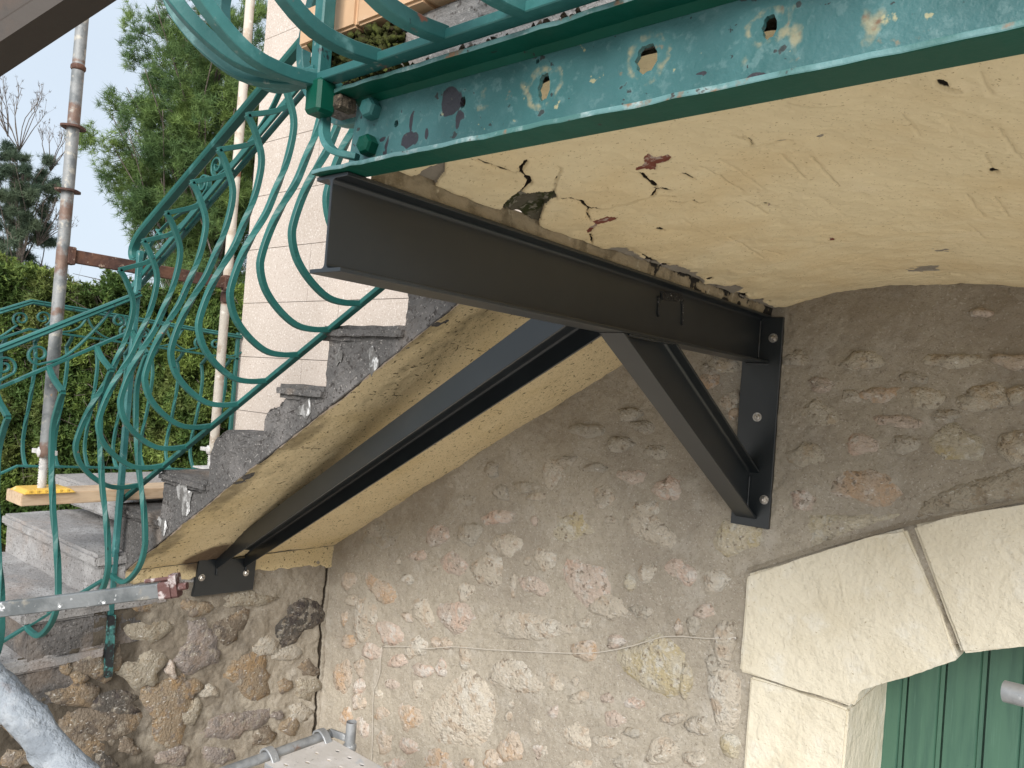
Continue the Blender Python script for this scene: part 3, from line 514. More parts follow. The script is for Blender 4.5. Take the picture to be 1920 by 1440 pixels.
for a, b in (((95,945),(335,1080)),((210,915),(450,1055)),((555,890),(690,990)),((720,890),(885,1025)),((355,1130),(480,1205)),((670,1120),(785,1200)),((770,1085),(915,1195)),((1160,1145),(1240,1210)),((0,1230),(180,1315)),((1450,630),(1530,745)),((1240,640),(1335,765)),((1600,1105),(1700,1210)),((1760,1115),(1840,1210)),((1600,1255),(1710,1365)),((1700,870),(1760,1000)),((1680,370),(1740,490)),((1160,1255),(1240,1310)),((250,1330),(460,1440)),((1780,720),(1910,900)),((400,1390),(560,1420))):
    grv = np.maximum(grv, (1-sstep(.0005, .0055, seg_dist(C2+.25*wob, cpx([a, b], 1280, 0, 3))))*(.4+.35*random.random()))
moss = inpoly(CW, cpx([(150,600),(300,500),(400,440),(520,430),(640,405),(715,385),(735,430),(765,470),(690,490),(640,540),(600,640),(530,690),(460,730),(300,680)])).astype(float)
red = (inpoly(CW, cpx([(1050,625),(1110,595),(1180,570),(1275,580),(1230,620),(1150,650),(1090,690),(1020,745),(1000,730),(1080,660)])) | inpoly(CW, cpx([(1490,80),(1520,60),(1600,90),(1680,75),(1725,90),(1690,130),(1600,150),(1590,210),(1500,200),(1430,220),(1430,180),(1490,150)])) | inpoly(CW, cpx([(818,1325),(850,1322),(858,1338),(830,1340)], 1280, 0, 3)) | inpoly(CW, cpx([(460,1135),(490,1135),(512,1158),(480,1162)], 1280, 0, 3))).astype(float)
stn = inpoly(CW, [pc(*p) for p in ((690, 345), (735, 338), (832, 312), (832, 334), (800, 362), (745, 350))]).astype(float)
edge = sstep(.10, .046, C2[:, 0]+.035*fbm(c3, 9, 4, 64))*sstep(-1.35, -1.1, C2[:, 1]); stn = np.maximum(stn, edge*.9)
spk = sstep(.25, .5, fbm(c3, 38, 3, 65))*sstep(.095, .06, C2[:, 0]+.02*fbm(c3, 12, 2, 66))*sstep(-1.2, -.95, C2[:, 1]); ccr = np.maximum(ccr, spk)
pz = .010*fbm(c3, 3.2, 3, 67)+.004*fbm(c3, 13, 3, 68)+.0012*fbm(c3, 60, 2, 69)
pz = pz+.014*ccr+.012*moss*(1+.6*fbm(c3, 40, 2, 70))+.005*red+.008*stn+.004*grv
Pc[..., 2] += pz.reshape(cx.shape)
grid('vaulted_ceiling', Pc, PLAST, land, dict(crack=ccr, groove=grv, moss=moss, red=red, redm=red, stone=stn), flip=True)
# rough render strip between the steel beam and the ceiling
by, bz = np.meshgrid(np.arange(-2.0, .0, .008), np.linspace(.178, .222, 9), indexing='ij')
b3 = np.stack([np.full_like(by, .038), by, bz], -1); q = b3.reshape(-1, 3); dd = (.004*fbm(q, 14, 3, 81)+.002*fbm(q, 50, 2, 82)).reshape(by.shape)
b3[..., 0] += dd+.004*sstep(.18, .215, bz); blk = np.clip(.55*sstep(-1.25, -.9, by.ravel())+.6*fbm(q, 16, 3, 83)*sstep(-1.4, -1., by.ravel())-.1+.35*sstep(.2, .222, bz.ravel()), 0, 1)
grid('render_strip', b3, BED, land, dict(blk=blk))
box('slab_edge', -.155, 1.95, -1.99, -.02, .345, .452, LAVA, land); box('slab_core', .05, 1.95, -1.985, .0, .30, .345, MORTAR, land)
rough_prism('slab_nosing', [(-.155, -2.02, .345), (-.155, -2.02, .452), (1.95, -2.02, .452), (1.95, -2.02, .345)], (0, 0, 0), (0, .035, 0), LAVA_T, land, .006, .006, 5, .05)
xs = -.163
while xs < 1.95:
    box('edge_tile', xs, xs+.176, -2.045, -1.86, .456, .532, TILE, land, .005, 2); xs += .179
box('landing_floor', -.33, 1.95, -1.858, 0, .44, .53, TILE, land)

# ------------------------------------------------------------------ old green channel beam along the landing edge
gb = thing('green_edge_beam', 'old green painted steel channel beam with peeling flaking web along the landing edge', 'steel beam', (.8, -2.04, .18))
GX0, GX1 = -.006, 1.95
wy = -2.022; holes = [(1212, 110, .0165, .020), (1020, 163, .011, .021), (1443, 50, .009, .015), (743, 232, .0055, .0065), (1008, 115, .0035, .0035), (868, 192, .006, .010)]
bm = bmesh.new(); edges = []
def loop(pts):
    vs_ = [bm.verts.new(p) for p in pts]; es = [bm.edges.new((vs_[i], vs_[(i+1) % len(vs_)])) for i in range(len(vs_))]; edges.extend(es)
NX = 90; rim = [(GX0+.02*0+(GX1-GX0)*i/NX, wy, .189) for i in range(NX+1)]+[(GX0+.016+(GX1-GX0-.016)*i/NX, wy, .323) for i in range(NX, -1, -1)]; loop(rim)
hc = []
for (u, v, ra, rb) in holes:
    p = oY(u, v, wy); hc.append(p)
    loop([(p[0]+ra*math.cos(2*math.pi*k/18)*(1+.12*math.sin(3*k)), wy, p[2]+rb*math.sin(2*math.pi*k/18)*(1+.1*math.cos(2*k))) for k in range(18)])
r_ = bmesh.ops.triangle_fill(bm, use_beauty=True, use_dissolve=False, edges=edges, normal=(0, -1, 0))
ex = bmesh.ops.extrude_face_region(bm, geom=list(bm.faces)); bmesh.ops.translate(bm, vec=(0, .008, 0), verts=[e for e in ex['geom'] if isinstance(e, bmesh.types.BMVert)])
bmesh.ops.recalc_face_normals(bm, faces=list(bm.faces))
for _ in range(5):
    le = [e for e in bm.edges if e.calc_length() > .010]
    if le: bmesh.ops.subdivide_edges(bm, edges=le, cuts=1)
    bmesh.ops.triangulate(bm, faces=list(bm.faces))
me = bpy.data.meshes.new('web'); bm.to_mesh(me); bm.free()
wv = np.zeros(len(me.vertices)*3, np.float32); me.vertices.foreach_get('co', wv); wv = wv.reshape(-1, 3); W2_ = wv[:, [0, 2]]+np.stack([fbm(wv, 40, 3, 91), fbm(wv, 40, 3, 92)], 1)*.007
rust = np.zeros(len(wv)); peel = np.zeros(len(wv))
for p, hh in zip(hc, holes): rust = np.maximum(rust, np.exp(-((np.hypot(W2_[:, 0]-p[0], W2_[:, 1]-p[2])-hh[3]*1.5)/.010)**2)*.62*(1 if hh[2] > .006 else .4))
for u, v, s, a in ((985, 165, .010, .55), (905, 195, .016, .6), (700, 300, .012, .6), (1640, 40, .02, .7), (1495, 75, .014, .8), (1400, 105, .012, .5), (850, 235, .012, .6)):
    p = oY(u, v, wy); rust = np.maximum(rust, a*np.exp(-(((W2_[:, 0]-p[0])/s)**2+((W2_[:, 1]-p[2])/(s*1.8))**2)))
for u, v, a, b in ((847, 190, .024, .018), (768, 262, .020, .014), (862, 222, .008, .014), (843, 178, .02, .008), (772, 226, .004, .014), (800, 250, .006, .010), (714, 262, .009, .003), (727, 268, .005, .008), (725, 288, .009, .003), (757, 208, .004, .008), (1315, 140, .007, .003), (1430, 135, .016, .004)):
    p = oY(u, v, wy); peel = np.maximum(peel, np.clip(1.25-np.hypot((W2_[:, 0]-p[0])/a, (W2_[:, 1]-p[2])/b)*.75, 0, 1))
for n, a in (('rust', rust), ('peel', peel)): at = me.attributes.new(n, 'FLOAT', 'POINT'); at.data.foreach_set('value', a.astype(np.float32))
link('web', me, BEAMW, gb)
def flange(name, z0, z1, xa, xb_, y0=-2.074, y1=-2.013):
    n = 70; V = []; Fq = []
    for i in range(n+1):
        x = xa+(xb_-xa)*i/n; j = .0016*random.uniform(-1, 1); k = .0012*random.uniform(-1, 1)
        V += [(x, y0+j, z0+k), (x, y0+j, z1+k*.6), (x, y1, z1), (x, y1, z0)]
    for i in range(n):
        for q_ in range(4): Fq.append((i*4+q_, i*4+(q_+1) % 4, i*4+4+(q_+1) % 4, i*4+4+q_))
    Fq += [(0, 3, 2, 1), (4*n, 4*n+1, 4*n+2, 4*n+3)]
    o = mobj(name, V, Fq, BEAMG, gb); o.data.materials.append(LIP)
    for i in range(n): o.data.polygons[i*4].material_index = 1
    m = o.modifiers.new('b', 'BEVEL'); m.width = .002; m.segments = 2; m.limit_method = 'ANGLE'
    return o
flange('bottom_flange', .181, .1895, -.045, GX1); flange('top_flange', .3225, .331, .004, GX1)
mobj('fillet', [(x, y, z) for x in (GX0+.02, GX1) for y, z in ((-2.023, .3135), (-2.034, .323))], [(0, 1, 3, 2)], BEAMG, gb); mobj('fillet', [(x, y, z) for x in (GX0, GX1) for y, z in ((-2.023, .1965), (-2.032, .189))], [(0, 1, 3, 2)], BEAMW, gb)
def hexbolt(name, c, ax, r, h, m, parent, dome=True, n=6):
    ax = Vector(ax).normalized(); a = ax.orthogonal().normalized(); b = ax.cross(a); c = Vector(c); V = []; F = []
    rows = ((r, 0), (r, h*.8), (r*.82, h), (r*.4, h*1.08)) if dome else ((r, 0), (r, h))
    for rr, hh in rows: V += [c+ax*hh+(a*math.cos(2*math.pi*k/n+.4)+b*math.sin(2*math.pi*k/n+.4))*rr for k in range(n)]
    for i in range(len(rows)-1): F += [(i*n+k, i*n+(k+1) % n, (i+1)*n+(k+1) % n, (i+1)*n+k) for k in range(n)]
    F.append(tuple(range((len(rows)-1)*n, len(rows)*n))); F.append(tuple(range(n))[::-1])
    return mobj(name, V, F, m, parent)
for u, v in ((703, 208), (697, 276)): p = oY(u, v, wy); hexbolt('bolt', (p[0], wy, p[2]), (.1, -1, 0), .019, .024, BEAMG if v > 250 else TEALW, gb)
# dirt and moss packed between the rail and the flange
def clump_strip(name, x0, x1, n, yc, zc, sy_, sz_, m, parent, seed, r0=.008):
    rs = np.random.RandomState(seed); V = []; F = []
    for i in range(n):
        c = np.array([rs.uniform(x0, x1), yc+rs.uniform(-sy_, sy_), zc+rs.uniform(-sz_, sz_)]); r = r0*rs.uniform(.5, 1.4); b = len(V)
        for d in ((1, 0, 0), (-1, 0, 0), (0, 1, 0), (0, -1, 0), (0, 0, 1), (0, 0, -1)): V.append(c+np.array(d)*r*rs.uniform(.6, 1.3))
        F += [(b+i_, b+j_, b+k_) for i_, j_, k_ in ((0, 2, 4), (2, 1, 4), (1, 3, 4), (3, 0, 4), (2, 0, 5), (1, 2, 5), (3, 1, 5), (0, 3, 5))]
    return tag(mobj(name, V, F, m, parent, sm=True), kind='stuff')
clump_strip('packed_dirt', .0, 1.95, 900, -2.035, .337, .028, .006, DIRT, gb, 3, .006)
clump_strip('moss', -.13, .13, 420, -2.028, .40, .012, .05, MOSS, land, 4, .009); clump_strip('moss', .04, .20, 120, -2.045, .338, .02, .006, MOSS, gb, 6, .007)

# ------------------------------------------------------------------ new black steel bracket: beam, brace, raking strut, plates, all welded
br = thing('steel_bracket', 'new black painted steel support bracket of welded I beams bolted to the stone wall', 'steel bracket', (0, -1, 0))
YW = -.020
ibeam('main_beam', (0, -2.059, .09), (0, YW-.012, .09), .18, .091, .0065, .008, (0, 0, 1), BLACK, br)
box('wall_plate', -.060, .0905, YW-.012, .012, -.628, .176, BLACK, br, .0015)
d = Vector((0, 1.0815, -.6165)).normalized(); n_ = Vector((0, -d.z, d.y)); A = Vector((0, -1.088, 0))+n_*.08; B_ = Vector((0, -.0, -.6165))+n_*.08
ibeam('brace', A-d*.2, B_+d*.05, .16, .082, .006, .0078, (0, 0, 1), BLACK, br, cutA=((0, 0, 1), -.0015), cutB=((0, 1, 0), YW-.0125))
ta = Vector((-2.494, -.684, -1.172)); tb = Vector((-.004, -1.160, .062)); dr = (tb-ta).normalized(); hs = Vector((0, 0, 1)).cross(dr).normalized()
ibeam('raking_strut', ta, tb, .165, .084, .006, .0078, hs, BLACK, br, cutA=((1, 0, 0), XL+.0275), cutB=((1, 0, 0), -.0045), wo=.023)
Mb = Matrix.Rotation(math.radians(-2), 4, 'X')
mobj('base_plate', [(x, y, z) for x in (XL-.01, XL+.028) for y, z in ((-.884, -1.331), (-.546, -1.345), (-.540, -1.175), (-.866, -1.148))], [(0, 1, 2, 3), (7, 6, 5, 4), (0, 4, 5, 1), (1, 5, 6, 2), (2, 6, 7, 3), (3, 7, 4, 0)], BLACK, br)
def anchor(c, ax):
    ax = Vector(ax); c = Vector(c); hexbolt('washer', c, ax, .0175, .003, BOLT, br, False, 18); hexbolt('nut', c+ax*.003, ax, .0125, .010, BOLT, br, True); hexbolt('anchor_bolt', c+ax*.010, ax, .0055, .013, BOLT, br, True, 10)
for u, v in ((1450, 634), (1420, 782), (1433, 937)): anchor(oY(u, v, YW-.0125), (0, -1, 0))
for u, v in ((378, 1083), (461, 1074)): anchor(oX(u, v, XL+.0285), (1, 0, 0))
# welds
def weld(a, b, r=.004):
    a, b = Vector(a), Vector(b); n = max(6, int((b-a).length/.008)); tube('weld', [a+(b-a)*i/n for i in range(n+1)], [r*random.uniform(.7, 1.25) for _ in range(n+1)], BLACK, br, 6)
weld((.0045, YW-.016, .015), (.0045, YW-.016, .165)); weld((-.044, YW-.014, -.004), (.047, YW-.014, -.004)); weld((.0045, YW-.016, -.56), (.0045, YW-.016, -.435))
weld((.042, -1.055, -.003), (.042, -.80, -.003), .003)
for yy in (-.768, -.601): weld((XL+.032, yy, -1.235), (XL+.032, yy, -1.15), .005)
# scarred weld patch on the web with two drips
pw = [oX(u, v, .0036) for u, v in ((1238, 545), (1276, 552), (1278, 566), (1240, 562))]
rough_prism('weld_scar', [tuple(p) for p in pw], (-.001, 0, 0), (.006, 0, 0), BSCUFF, br, .002, .002, 3, .02)
for (u, v0, v1) in ((1235, 555, 594), (1280, 562, 610)):
    p, q_ = oX(u, v0, .005), oX(u-1, v1, .005); tube('weld_drip', [p+(q_-p)*i/5 for i in range(6)], [.005, .0045, .004, .0045, .006, .003], BSCUFF, br, 8)

# ------------------------------------------------------------------ wrought iron balustrades
PROF = [(0, 0), (.07, -.008), (.14, .0), (.21, .042), (.265, .10), (.29, .165), (.286, .22), (.26, .31), (.225, .39), (.18, .48), (.15, .57), (.12, .66), (.10, .77), (.102, .84), (.13, .905), (.15, .94), (.172, .965)]
HOOK = [(.172, .965), (.12, .988), (.063, 1.015), (.02, 1.045), (.0, 1.06)]
def baluster(foot, out, mat_, parent, kx=1, kz=1, w=.0205, t=.0195, hook=True, up=(0, 0, 1), flat=1, z0=0, tw=True):
    foot = np.array(foot, float); out = np.array(out, float); up = np.array(up, float); side = np.cross(out, up)
    P = crv([foot+out*a*kx+up*b*kz for a, b in PROF], 64)
    tws = None
    if tw: tws = [math.pi*.5*float(sstep(.40, .56, i/63))+math.pi*.5*float(sstep(.58, .72, i/63)) for i in range(64)]
    o = sweep('baluster', P, w, t, side, mat_, parent, tws)
    if hook: sweep('baluster_hook', crv([foot+out*a*kx+up*b*kz for a, b in HOOK], 14), w, t, side, mat_, parent)
    return o
def spiral(c, e1, e2, r0, r1, a0, turns, n=30):
    return [np.array(c)+(np.array(e1)*math.cos(a)+np.array(e2)*math.sin(a))*r for a, r in ((math.radians(a0)+turns*2*math.pi*i/(n-1), r0+(r1-r0)*i/(n-1)) for i in range(n))]
def scroll(c, e1, e2, parent, s=1, flip=1, tail=None, mat_=TEAL, w=.022, t=.009):
    c = np.array(c, float); e1 = np.array(e1, float)*flip; e2 = np.array(e2, float)
    P = spiral(c, e1, e2, .012*s, .047*s, 120, 1.35)
    if tail is not None: P = P+[np.array(p) for p in crv([P[-1]]+[np.array(q_) for q_ in tail], 20)][1:]
    return sweep('scroll', P, w, t, np.cross(e1, e2), mat_, parent)
RY = -1.24
rail = thing('stair_balustrade', 'teal wrought iron balustrade with bellied twisted balusters climbing the upper stair flight', 'balustrade', (-1.8, RY, -.5))
ex_ = np.array([.874, 0, .4855]); ex_ /= np.linalg.norm(ex_)
def bz_(x): return .073+(x+.904)*.5505
b0, b1 = (-2.588, RY, bz_(-2.588)), (-.62, RY, bz_(-.62))
sweep('bottom_rail', [b0, b1], .026, .016, (0, 1, 0), TEAL, rail)
fx = [-.74, -.904, -1.067, -1.235, -1.426, -1.61, -1.797, -1.989, -2.176, -2.383]
for x in fx: baluster((x, RY, bz_(x)+.002), (0, -1, 0), TEAL, rail)
sub = lambda x: .335+(x+2.332)*.5757
for dy in (-.016, .016): sweep('sub_rail', [(-2.60, RY+dy, sub(-2.60)), (-.60, RY+dy, sub(-.60))], .012, .026, (0, 1, 0), TEAL, rail)
topz = lambda x: .425+(x+2.62)*.521
hs_ = [(a*.0235, b*.014) for a, b in ((-1, -.6), (-.7, -1), (.7, -1), (1, -.6), (.8, .1), (1, .5), (.7, 1), (-.7, 1), (-1, .5), (-.8, .1))]
tp = [(-.60, RY, topz(-.60)), (-1.6, RY, topz(-1.6)), (-2.50, RY, topz(-2.50)), (-2.585, RY, topz(-2.585)-.006), (-2.63, RY, topz(-2.64)-.018), (-2.648, RY, topz(-2.65)-.05), (-2.635, RY, topz(-2.65)-.085), (-2.600, RY, topz(-2.65)-.10), (-2.575, RY, topz(-2.65)-.09)]
sweep('handrail', [np.array(p) for p in (tp[:2]+crv(tp[2:], 26))], .047, .028, (0, 1, 0), TEAL, rail, sec=hs_)
# scroll work between the rails
e1, e2 = np.array([.867, 0, .498]), np.array([-.498, 0, .867])
def rp(x, h): return np.array([x, RY, sub(x)])+np.array([0, 0, 1])*h
for xc in (-1.92, -1.05):
    scroll(rp(xc, .105), e1, e2, rail, 1.0, 1, [rp(xc+.16, .03), rp(xc+.36, .06), rp(xc+.48, .155)])
    scroll(rp(xc-.105, .10), e1, e2, rail, .95, -1, [rp(xc-.24, .03), rp(xc-.42, .08), rp(xc-.50, .16)])
sweep('scroll', crv([rp(-2.60, -.02), rp(-2.585, .06), rp(-2.50, .12), rp(-2.38, .135), rp(-2.22, .10), rp(-2.08, .03)], 30), .018, .006, (0, 1, 0), TEAL, rail)
box('newel_post', XL-.012, XL+.014, -1.285, -1.259, -1.36, .345, TEALW, rail, .003)
mobj('newel_foot', [(XL+a+(.012 if k == 0 else .028), -1.272-b, z) for k, z in ((0, -1.36), (1, -1.64)) for a, b in ((-.015, -.016), (.015, -.016), (.015, .016), (-.015, .016))], [(0, 1, 2, 3), (7, 6, 5, 4), (0, 4, 5, 1), (1, 5, 6, 2), (2, 6, 7, 3), (3, 7, 4, 0)], PEEL, rail)
# lower flight, near side
lr = thing('lower_stair_balustrade', 'teal wrought iron balustrade beside the lowest steps, its handrail meeting the newel post', 'balustrade', (XL, -1.8, -1.3))
RX = XL+.004; ltz = lambda y: .148+(y+1.254)*.571; lbz = lambda y: -1.195+(y+1.327)*.53
def yrail(name, y0, y1, zf, dz, w, t, par, x=RX, sec=None): return sweep(name, [(x, y0, zf(y0)+dz), (x, y1, zf(y1)+dz)], w, t, (1, 0, 0), TEAL, par, sec=sec)
yrail('handrail', -1.262, -2.75, ltz, 0, .047, .028, lr, sec=hs_)
yrail('sub_rail', -1.275, -2.75, ltz, -.165, .026, .014, lr); yrail('bottom_rail', -1.27, -2.75, lbz, 0, .022, .012, lr)
for yb in (-1.285, -1.435, -1.622, -1.815, -2.0, -2.19, -2.38, -2.57):
    h = ltz(yb)-.165-lbz(yb); baluster((RX, yb, lbz(yb)), (1, 0, 0), TEAL, lr, kx=1.05, kz=h/1.06)
g1, g2 = np.array([0, -.868, -.497]), np.array([0, -.497, .868])
def lp(y, h): return np.array([RX, y, ltz(y)-.165+h])
scroll(lp(-1.665, .075), g1, g2, lr, .95, -1, [lp(-1.56, .015), lp(-1.46, .07), lp(-1.37, .15)]); scroll(lp(-1.79, .085), g1, g2, lr, .95, 1, [lp(-1.93, .015), lp(-2.06, .08), lp(-2.14, .15)])
scroll(lp(-1.345, .075), g1, g2, lr, .7, 1)
# far side of the quarter landing and lower flight
fr = thing('far_landing_balustrade', 'far teal wrought iron railing in front of the hedge, running into the beige house corner', 'balustrade', (-3.75, -.8, -.5))
FX = -3.72; fz_ = lambda y: np.where(np.array(y) > -1.31, .122-(y+1.31)*.045, .122+(y+1.31)*.50)
def fpath(dz, y0=-.0, y1=-2.6): return [(FX, y, float(fz_(y))+dz) for y in (y0, -.6, -1.24, -1.31, -1.38, -1.8, y1)]
sweep('handrail', fpath(0), .047, .026, (1, 0, 0), TEAL, fr, sec=hs_); sweep('sub_rail', fpath(-.155), .024, .013, (1, 0, 0), TEAL, fr); sweep('bottom_rail', fpath(-.93), .022, .012, (1, 0, 0), TEAL, fr)
for yb in [-.06-.17*k for k in range(14)]:
    kz = .775/1.06; baluster((FX, yb, float(fz_(yb))-.93), (1, 0, 0), TEAL, fr, kx=-.45, kz=kz, w=.018, t=.017)
h1, h2 = np.array([0, 1, 0]), np.array([0, 0, 1])
def fp(y, h): return np.array([FX, y, float(fz_(y))-.155+h])
for yc in (-.235, -.72, -1.30):
    scroll(fp(yc+.055, .075), h1, h2, fr, .9, -1, [fp(yc+.16, .012), fp(yc+.25, .05), fp(yc+.30, .14)]); scroll(fp(yc-.055, .075), h1, h2, fr, .9, 1, [fp(yc-.16, .012), fp(yc-.25, .06), fp(yc-.30, .14)])
box('end_post', FX-.012, FX+.012, -.03, -.008, -.86, .09, TEAL, fr, .002)
# landing front and corner
lb = thing('landing_balustrade', 'chipped teal wrought iron balustrade with bellied bars fixed above the green edge beam', 'balustrade', (.3, -2.08, .35))
LY = -2.082
sweep('bottom_rail', [(-.03, LY, .349), (1.95, LY, .349)], .030, .016, (0, 1, 0), TEALW, lb)
sweep('bottom_rail', [(-.03, LY+.01, .349), (-.03, -1.25, .349)], .030, .016, (1, 0, 0), TEALW, lb)
for k in range(12): baluster((.137+.158*k, LY-.006, .353), (0, -1, 0), TEALW, lb, w=.025, t=.023)
for k in range(4): baluster((-.036, LY+.16+.2*k, .353), (-1, 0, 0), TEALW, lb, w=.025, t=.023)
for ang in (180+8, 180+40, 180+62, 268): baluster((-.028, LY-.004, .338+.004*(ang % 7)), (math.cos(math.radians(ang)), math.sin(math.radians(ang)), 0), TEALW, lb, w=.025, t=.023)
box('corner_post', -.040, .004, LY-.022, LY+.018, .283, .345, BEAMG, lb, .006); box('corner_post_shaft', -.042, -.014, LY-.014, LY+.014, .345, 1.45, TEALW, lb, .003)
box('fixing_lug', .0, .022, LY+.01, LY+.05, .296, .322, DIRT, lb, .004)
sweep('curled_bar', crv([(-.03, LY+.02, .29), (-.012, LY+.01, .245), (.02, LY+.01, .215), (.06, LY+.03, .205)], 16), .02, .012, (0, 1, 0), TEALW, lb)
sweep('handrail', [(-.03, LY, 1.47), (1.95, LY, 1.47)], .047, .028, (0, 1, 0), TEALW, lb, sec=hs_); sweep('handrail', [(-.03, LY, 1.472), (-.03, -1.25, 1.472)], .047, .028, (1, 0, 0), TEALW, lb, sec=hs_)

# ------------------------------------------------------------------ scaffold on the stair
def attr_tube(o, rust):
    me = o.data; v = np.zeros(len(me.vertices)*3, np.float32); me.vertices.foreach_get('co', v); z = v.reshape(-1, 3)[:, 2]; r = np.zeros(len(z))
    for zc, s in rust: r = np.maximum(r, np.exp(-((z-zc)/s)**2))
    at = me.attributes.new('rust', 'FLOAT', 'POINT'); at.data.foreach_set('value', r.astype(np.float32))
def zpole(x, y, z0, z1, r, m, par, rust):
    n = 120; o = tube('tube', [(x, y, z0+(z1-z0)*i/n) for i in range(n+1)], r, m, par, 16); attr_tube(o, rust); return o
def rosette(x, y, z, par, m=RUST):
    bm = bmesh.new(); ed = []
    def lp_(pts):
        v = [bm.verts.new(p) for p in pts]; ed.extend(bm.edges.new((v[i], v[(i+1) % len(v)])) for i in range(len(v)))
    lp_([(x+.05*math.cos(a)*(1+.06*math.cos(4*a)), y+.05*math.sin(a)*(1+.06*math.cos(4*a)), z) for a in np.linspace(0, 2*math.pi, 33)[:-1]])
    for q_ in range(4):
        a = q_*math.pi/2+.5; lp_([(x+.038*math.cos(a)+.007*math.cos(b), y+.038*math.sin(a)+.007*math.sin(b), z) for b in np.linspace(0, 2*math.pi, 11)[:-1]])
    bmesh.ops.triangle_fill(bm, use_beauty=True, edges=ed, normal=(0, 0, 1)); ex = bmesh.ops.extrude_face_region(bm, geom=list(bm.faces)); bmesh.ops.translate(bm, vec=(0, 0, .009), verts=[e for e in ex['geom'] if isinstance(e, bmesh.types.BMVert)])
    bm_obj('rosette', bm, m, par)
def jack(x, y, zb, z1, par, r=.017):
    n = int((z1-zb)/.011)
    tube('jack_screw', [(x, y, zb+(z1-zb)*i/(2*n)) for i in range(2*n+1)], [r*(1.12 if i % 2 else .92) for i in range(2*n+1)], CEMW, par, 14)
    tube('jack_nut', [(x, y, z1-.03), (x, y, z1-.012), (x, y, z1), (x, y, z1+.014)], [.026, .032, .032, .026], CEMW, par, 14)
    sweep('nut_handle', [(x-.075, y-.02, z1-.008), (x+.075, y+.02, z1-.006)], .02, .014, (0, 0, 1), CEMW, par)
    box('foot_plate', x-.065, x+.065, y-.065, y+.065, zb-.006, zb+.002, CEMW, par, .001)
p1 = thing('scaffold_pole', 'rust stained grey scaffold pole with disc rosettes standing on yellow pad', 'scaffold pole', (-2.60, -1.57, -.78), 'scaffold standards')
PX, PY = -2.585, -1.575
zpole(PX, PY, -.63, 2.2, .0255, POLE, p1, [(.90, .07), (1.14, .015), (.47, .06), (.25, .10), (-.60, .055), (.02, .03)])
for z in (.84, .555): rosette(PX, PY, z, p1)
tube('collar', [(PX, PY, z) for z in (1.10, 1.107, 1.12, 1.127)], [.0265, .031, .031, .0265], RUST, p1, 16)
jack(PX-.012, PY, -.772, -.60, p1)
p2 = thing('scaffold_pole', 'pale limewashed scaffold pole standing on the stair in front of house facade', 'scaffold pole', (-2.62, -.755, -.66), 'scaffold standards')
zpole(-2.625, -.755, -.62, 2.4, .0235, POLE2, p2, [(.20, .045), (.27, .02), (.86, .02), (1.5, .05)]); jack(-2.64, -.755, -.70, -.60, p2)
tube('collar', [(-2.625, -.755, z) for z in (.17, .18, .225, .232)], [.025, .028, .028, .025], RUST, p2, 14)
lg = thing('scaffold_ledger', 'rust brown flat scaffold ledger joining the two scaffold poles', 'scaffold ledger', (-2.6, -1.2, .27))
box('bar', PX-.012, PX+.012, PY+.026, -.755-.024, .245, .305, RUST, lg, .003); box('end_head', PX-.022, PX+.022, PY+.014, PY+.05, .235, .315, RUST, lg, .004); box('end_head', PX-.022, PX+.022, -.80, -.765, .235, .315, RUST, lg, .004)
pl = thing('timber_plank', 'short pale timber plank under the yellow pad on the stair', 'plank', (-2.6, -1.3, -.84))
box('board', -2.72, -2.535, -1.672, -.35, -.835, -.782, TIMB, pl, .003, 2)
pad = thing('base_pad', 'yellow plastic base pad between timber plank and scaffold jack', 'base pad', (PX, PY, -.78))
bm = bmesh.new(); bmesh.ops.create_cube(bm, size=1)
for v in bm.verts: k = .105 if v.co.z < 0 else .085; v.co = Vector((PX-.02+(k if v.co.x > 0 else -k)*.85, PY+.01+(k if v.co.y > 0 else -k), -.782 if v.co.z < 0 else -.765))
bm_obj('pad_body', bm, YPLA, pad, bevel=.003)
for k in range(6): box('pad_rib', PX+.0575, PX+.066, PY-.075+.03*k, PY-.065+.03*k, -.7815, -.766, YPLA, pad, .001)

# ------------------------------------------------------------------ scaffold parts near the camera
gbr = thing('guard_bar', 'grey cement spattered scaffold bar with a red wedge head crossing the lowest steps', 'scaffold bar', (-1.3, -1.66, -.9))
qa = CC+ray(-160, 1162)*2.46; qb = CC+ray(306, 1106)*2.46; dq = (qb-qa)/np.linalg.norm(qb-qa); upb = np.array([0, 0, 1.]); upb -= dq*(upb@dq); upb /= np.linalg.norm(upb)
sweep('bar', [qa, qb], .026, .047, np.cross(dq, upb), RAILB, gbr, bev=.003)
def hb(a0, a1, h, dz, m=REDH, nm='wedge_head', w=.05): sweep(nm, [qb+dq*a0+upb*dz, qb+dq*a1+upb*dz], w, h, np.cross(dq, upb), m, gbr, bev=.006)
hb(-.006, .032, .054, 0); hb(.028, .052, .074, .010, w=.042); hb(.052, .078, .022, .004, w=.024); hb(-.055, .03, .012, .034, nm='wedge', w=.012)
dt = thing('diagonal_tube', 'pale tube crusted with cement rising diagonally in the near foreground', 'scaffold tube', (-.05, -2.47, -.72))
da = CC+ray(-55, 1238)*1.08; db = CC+ray(150, 1462)*1.04; dd_ = (db-da)/np.linalg.norm(db-da)
da = da-dd_*.9; db = db+dd_*.9; N_ = 260; rsn = np.random.RandomState(3); nzv = fbm(np.stack([np.repeat(np.arange(N_+1)*.14, 20).reshape(-1), np.tile(np.cos(np.arange(20)*math.pi/10)*1.3, N_+1), np.tile(np.sin(np.arange(20)*math.pi/10)*1.3, N_+1)], -1), 1.2, 4, 12).reshape(N_+1, 20)
tube('crusted_tube', [da+(db-da)*i/N_ for i in range(N_+1)], .0225, CRUST, dt, 20, wob=lambda i, k: 1+.34*max(0, nzv[i, k])**1.2)
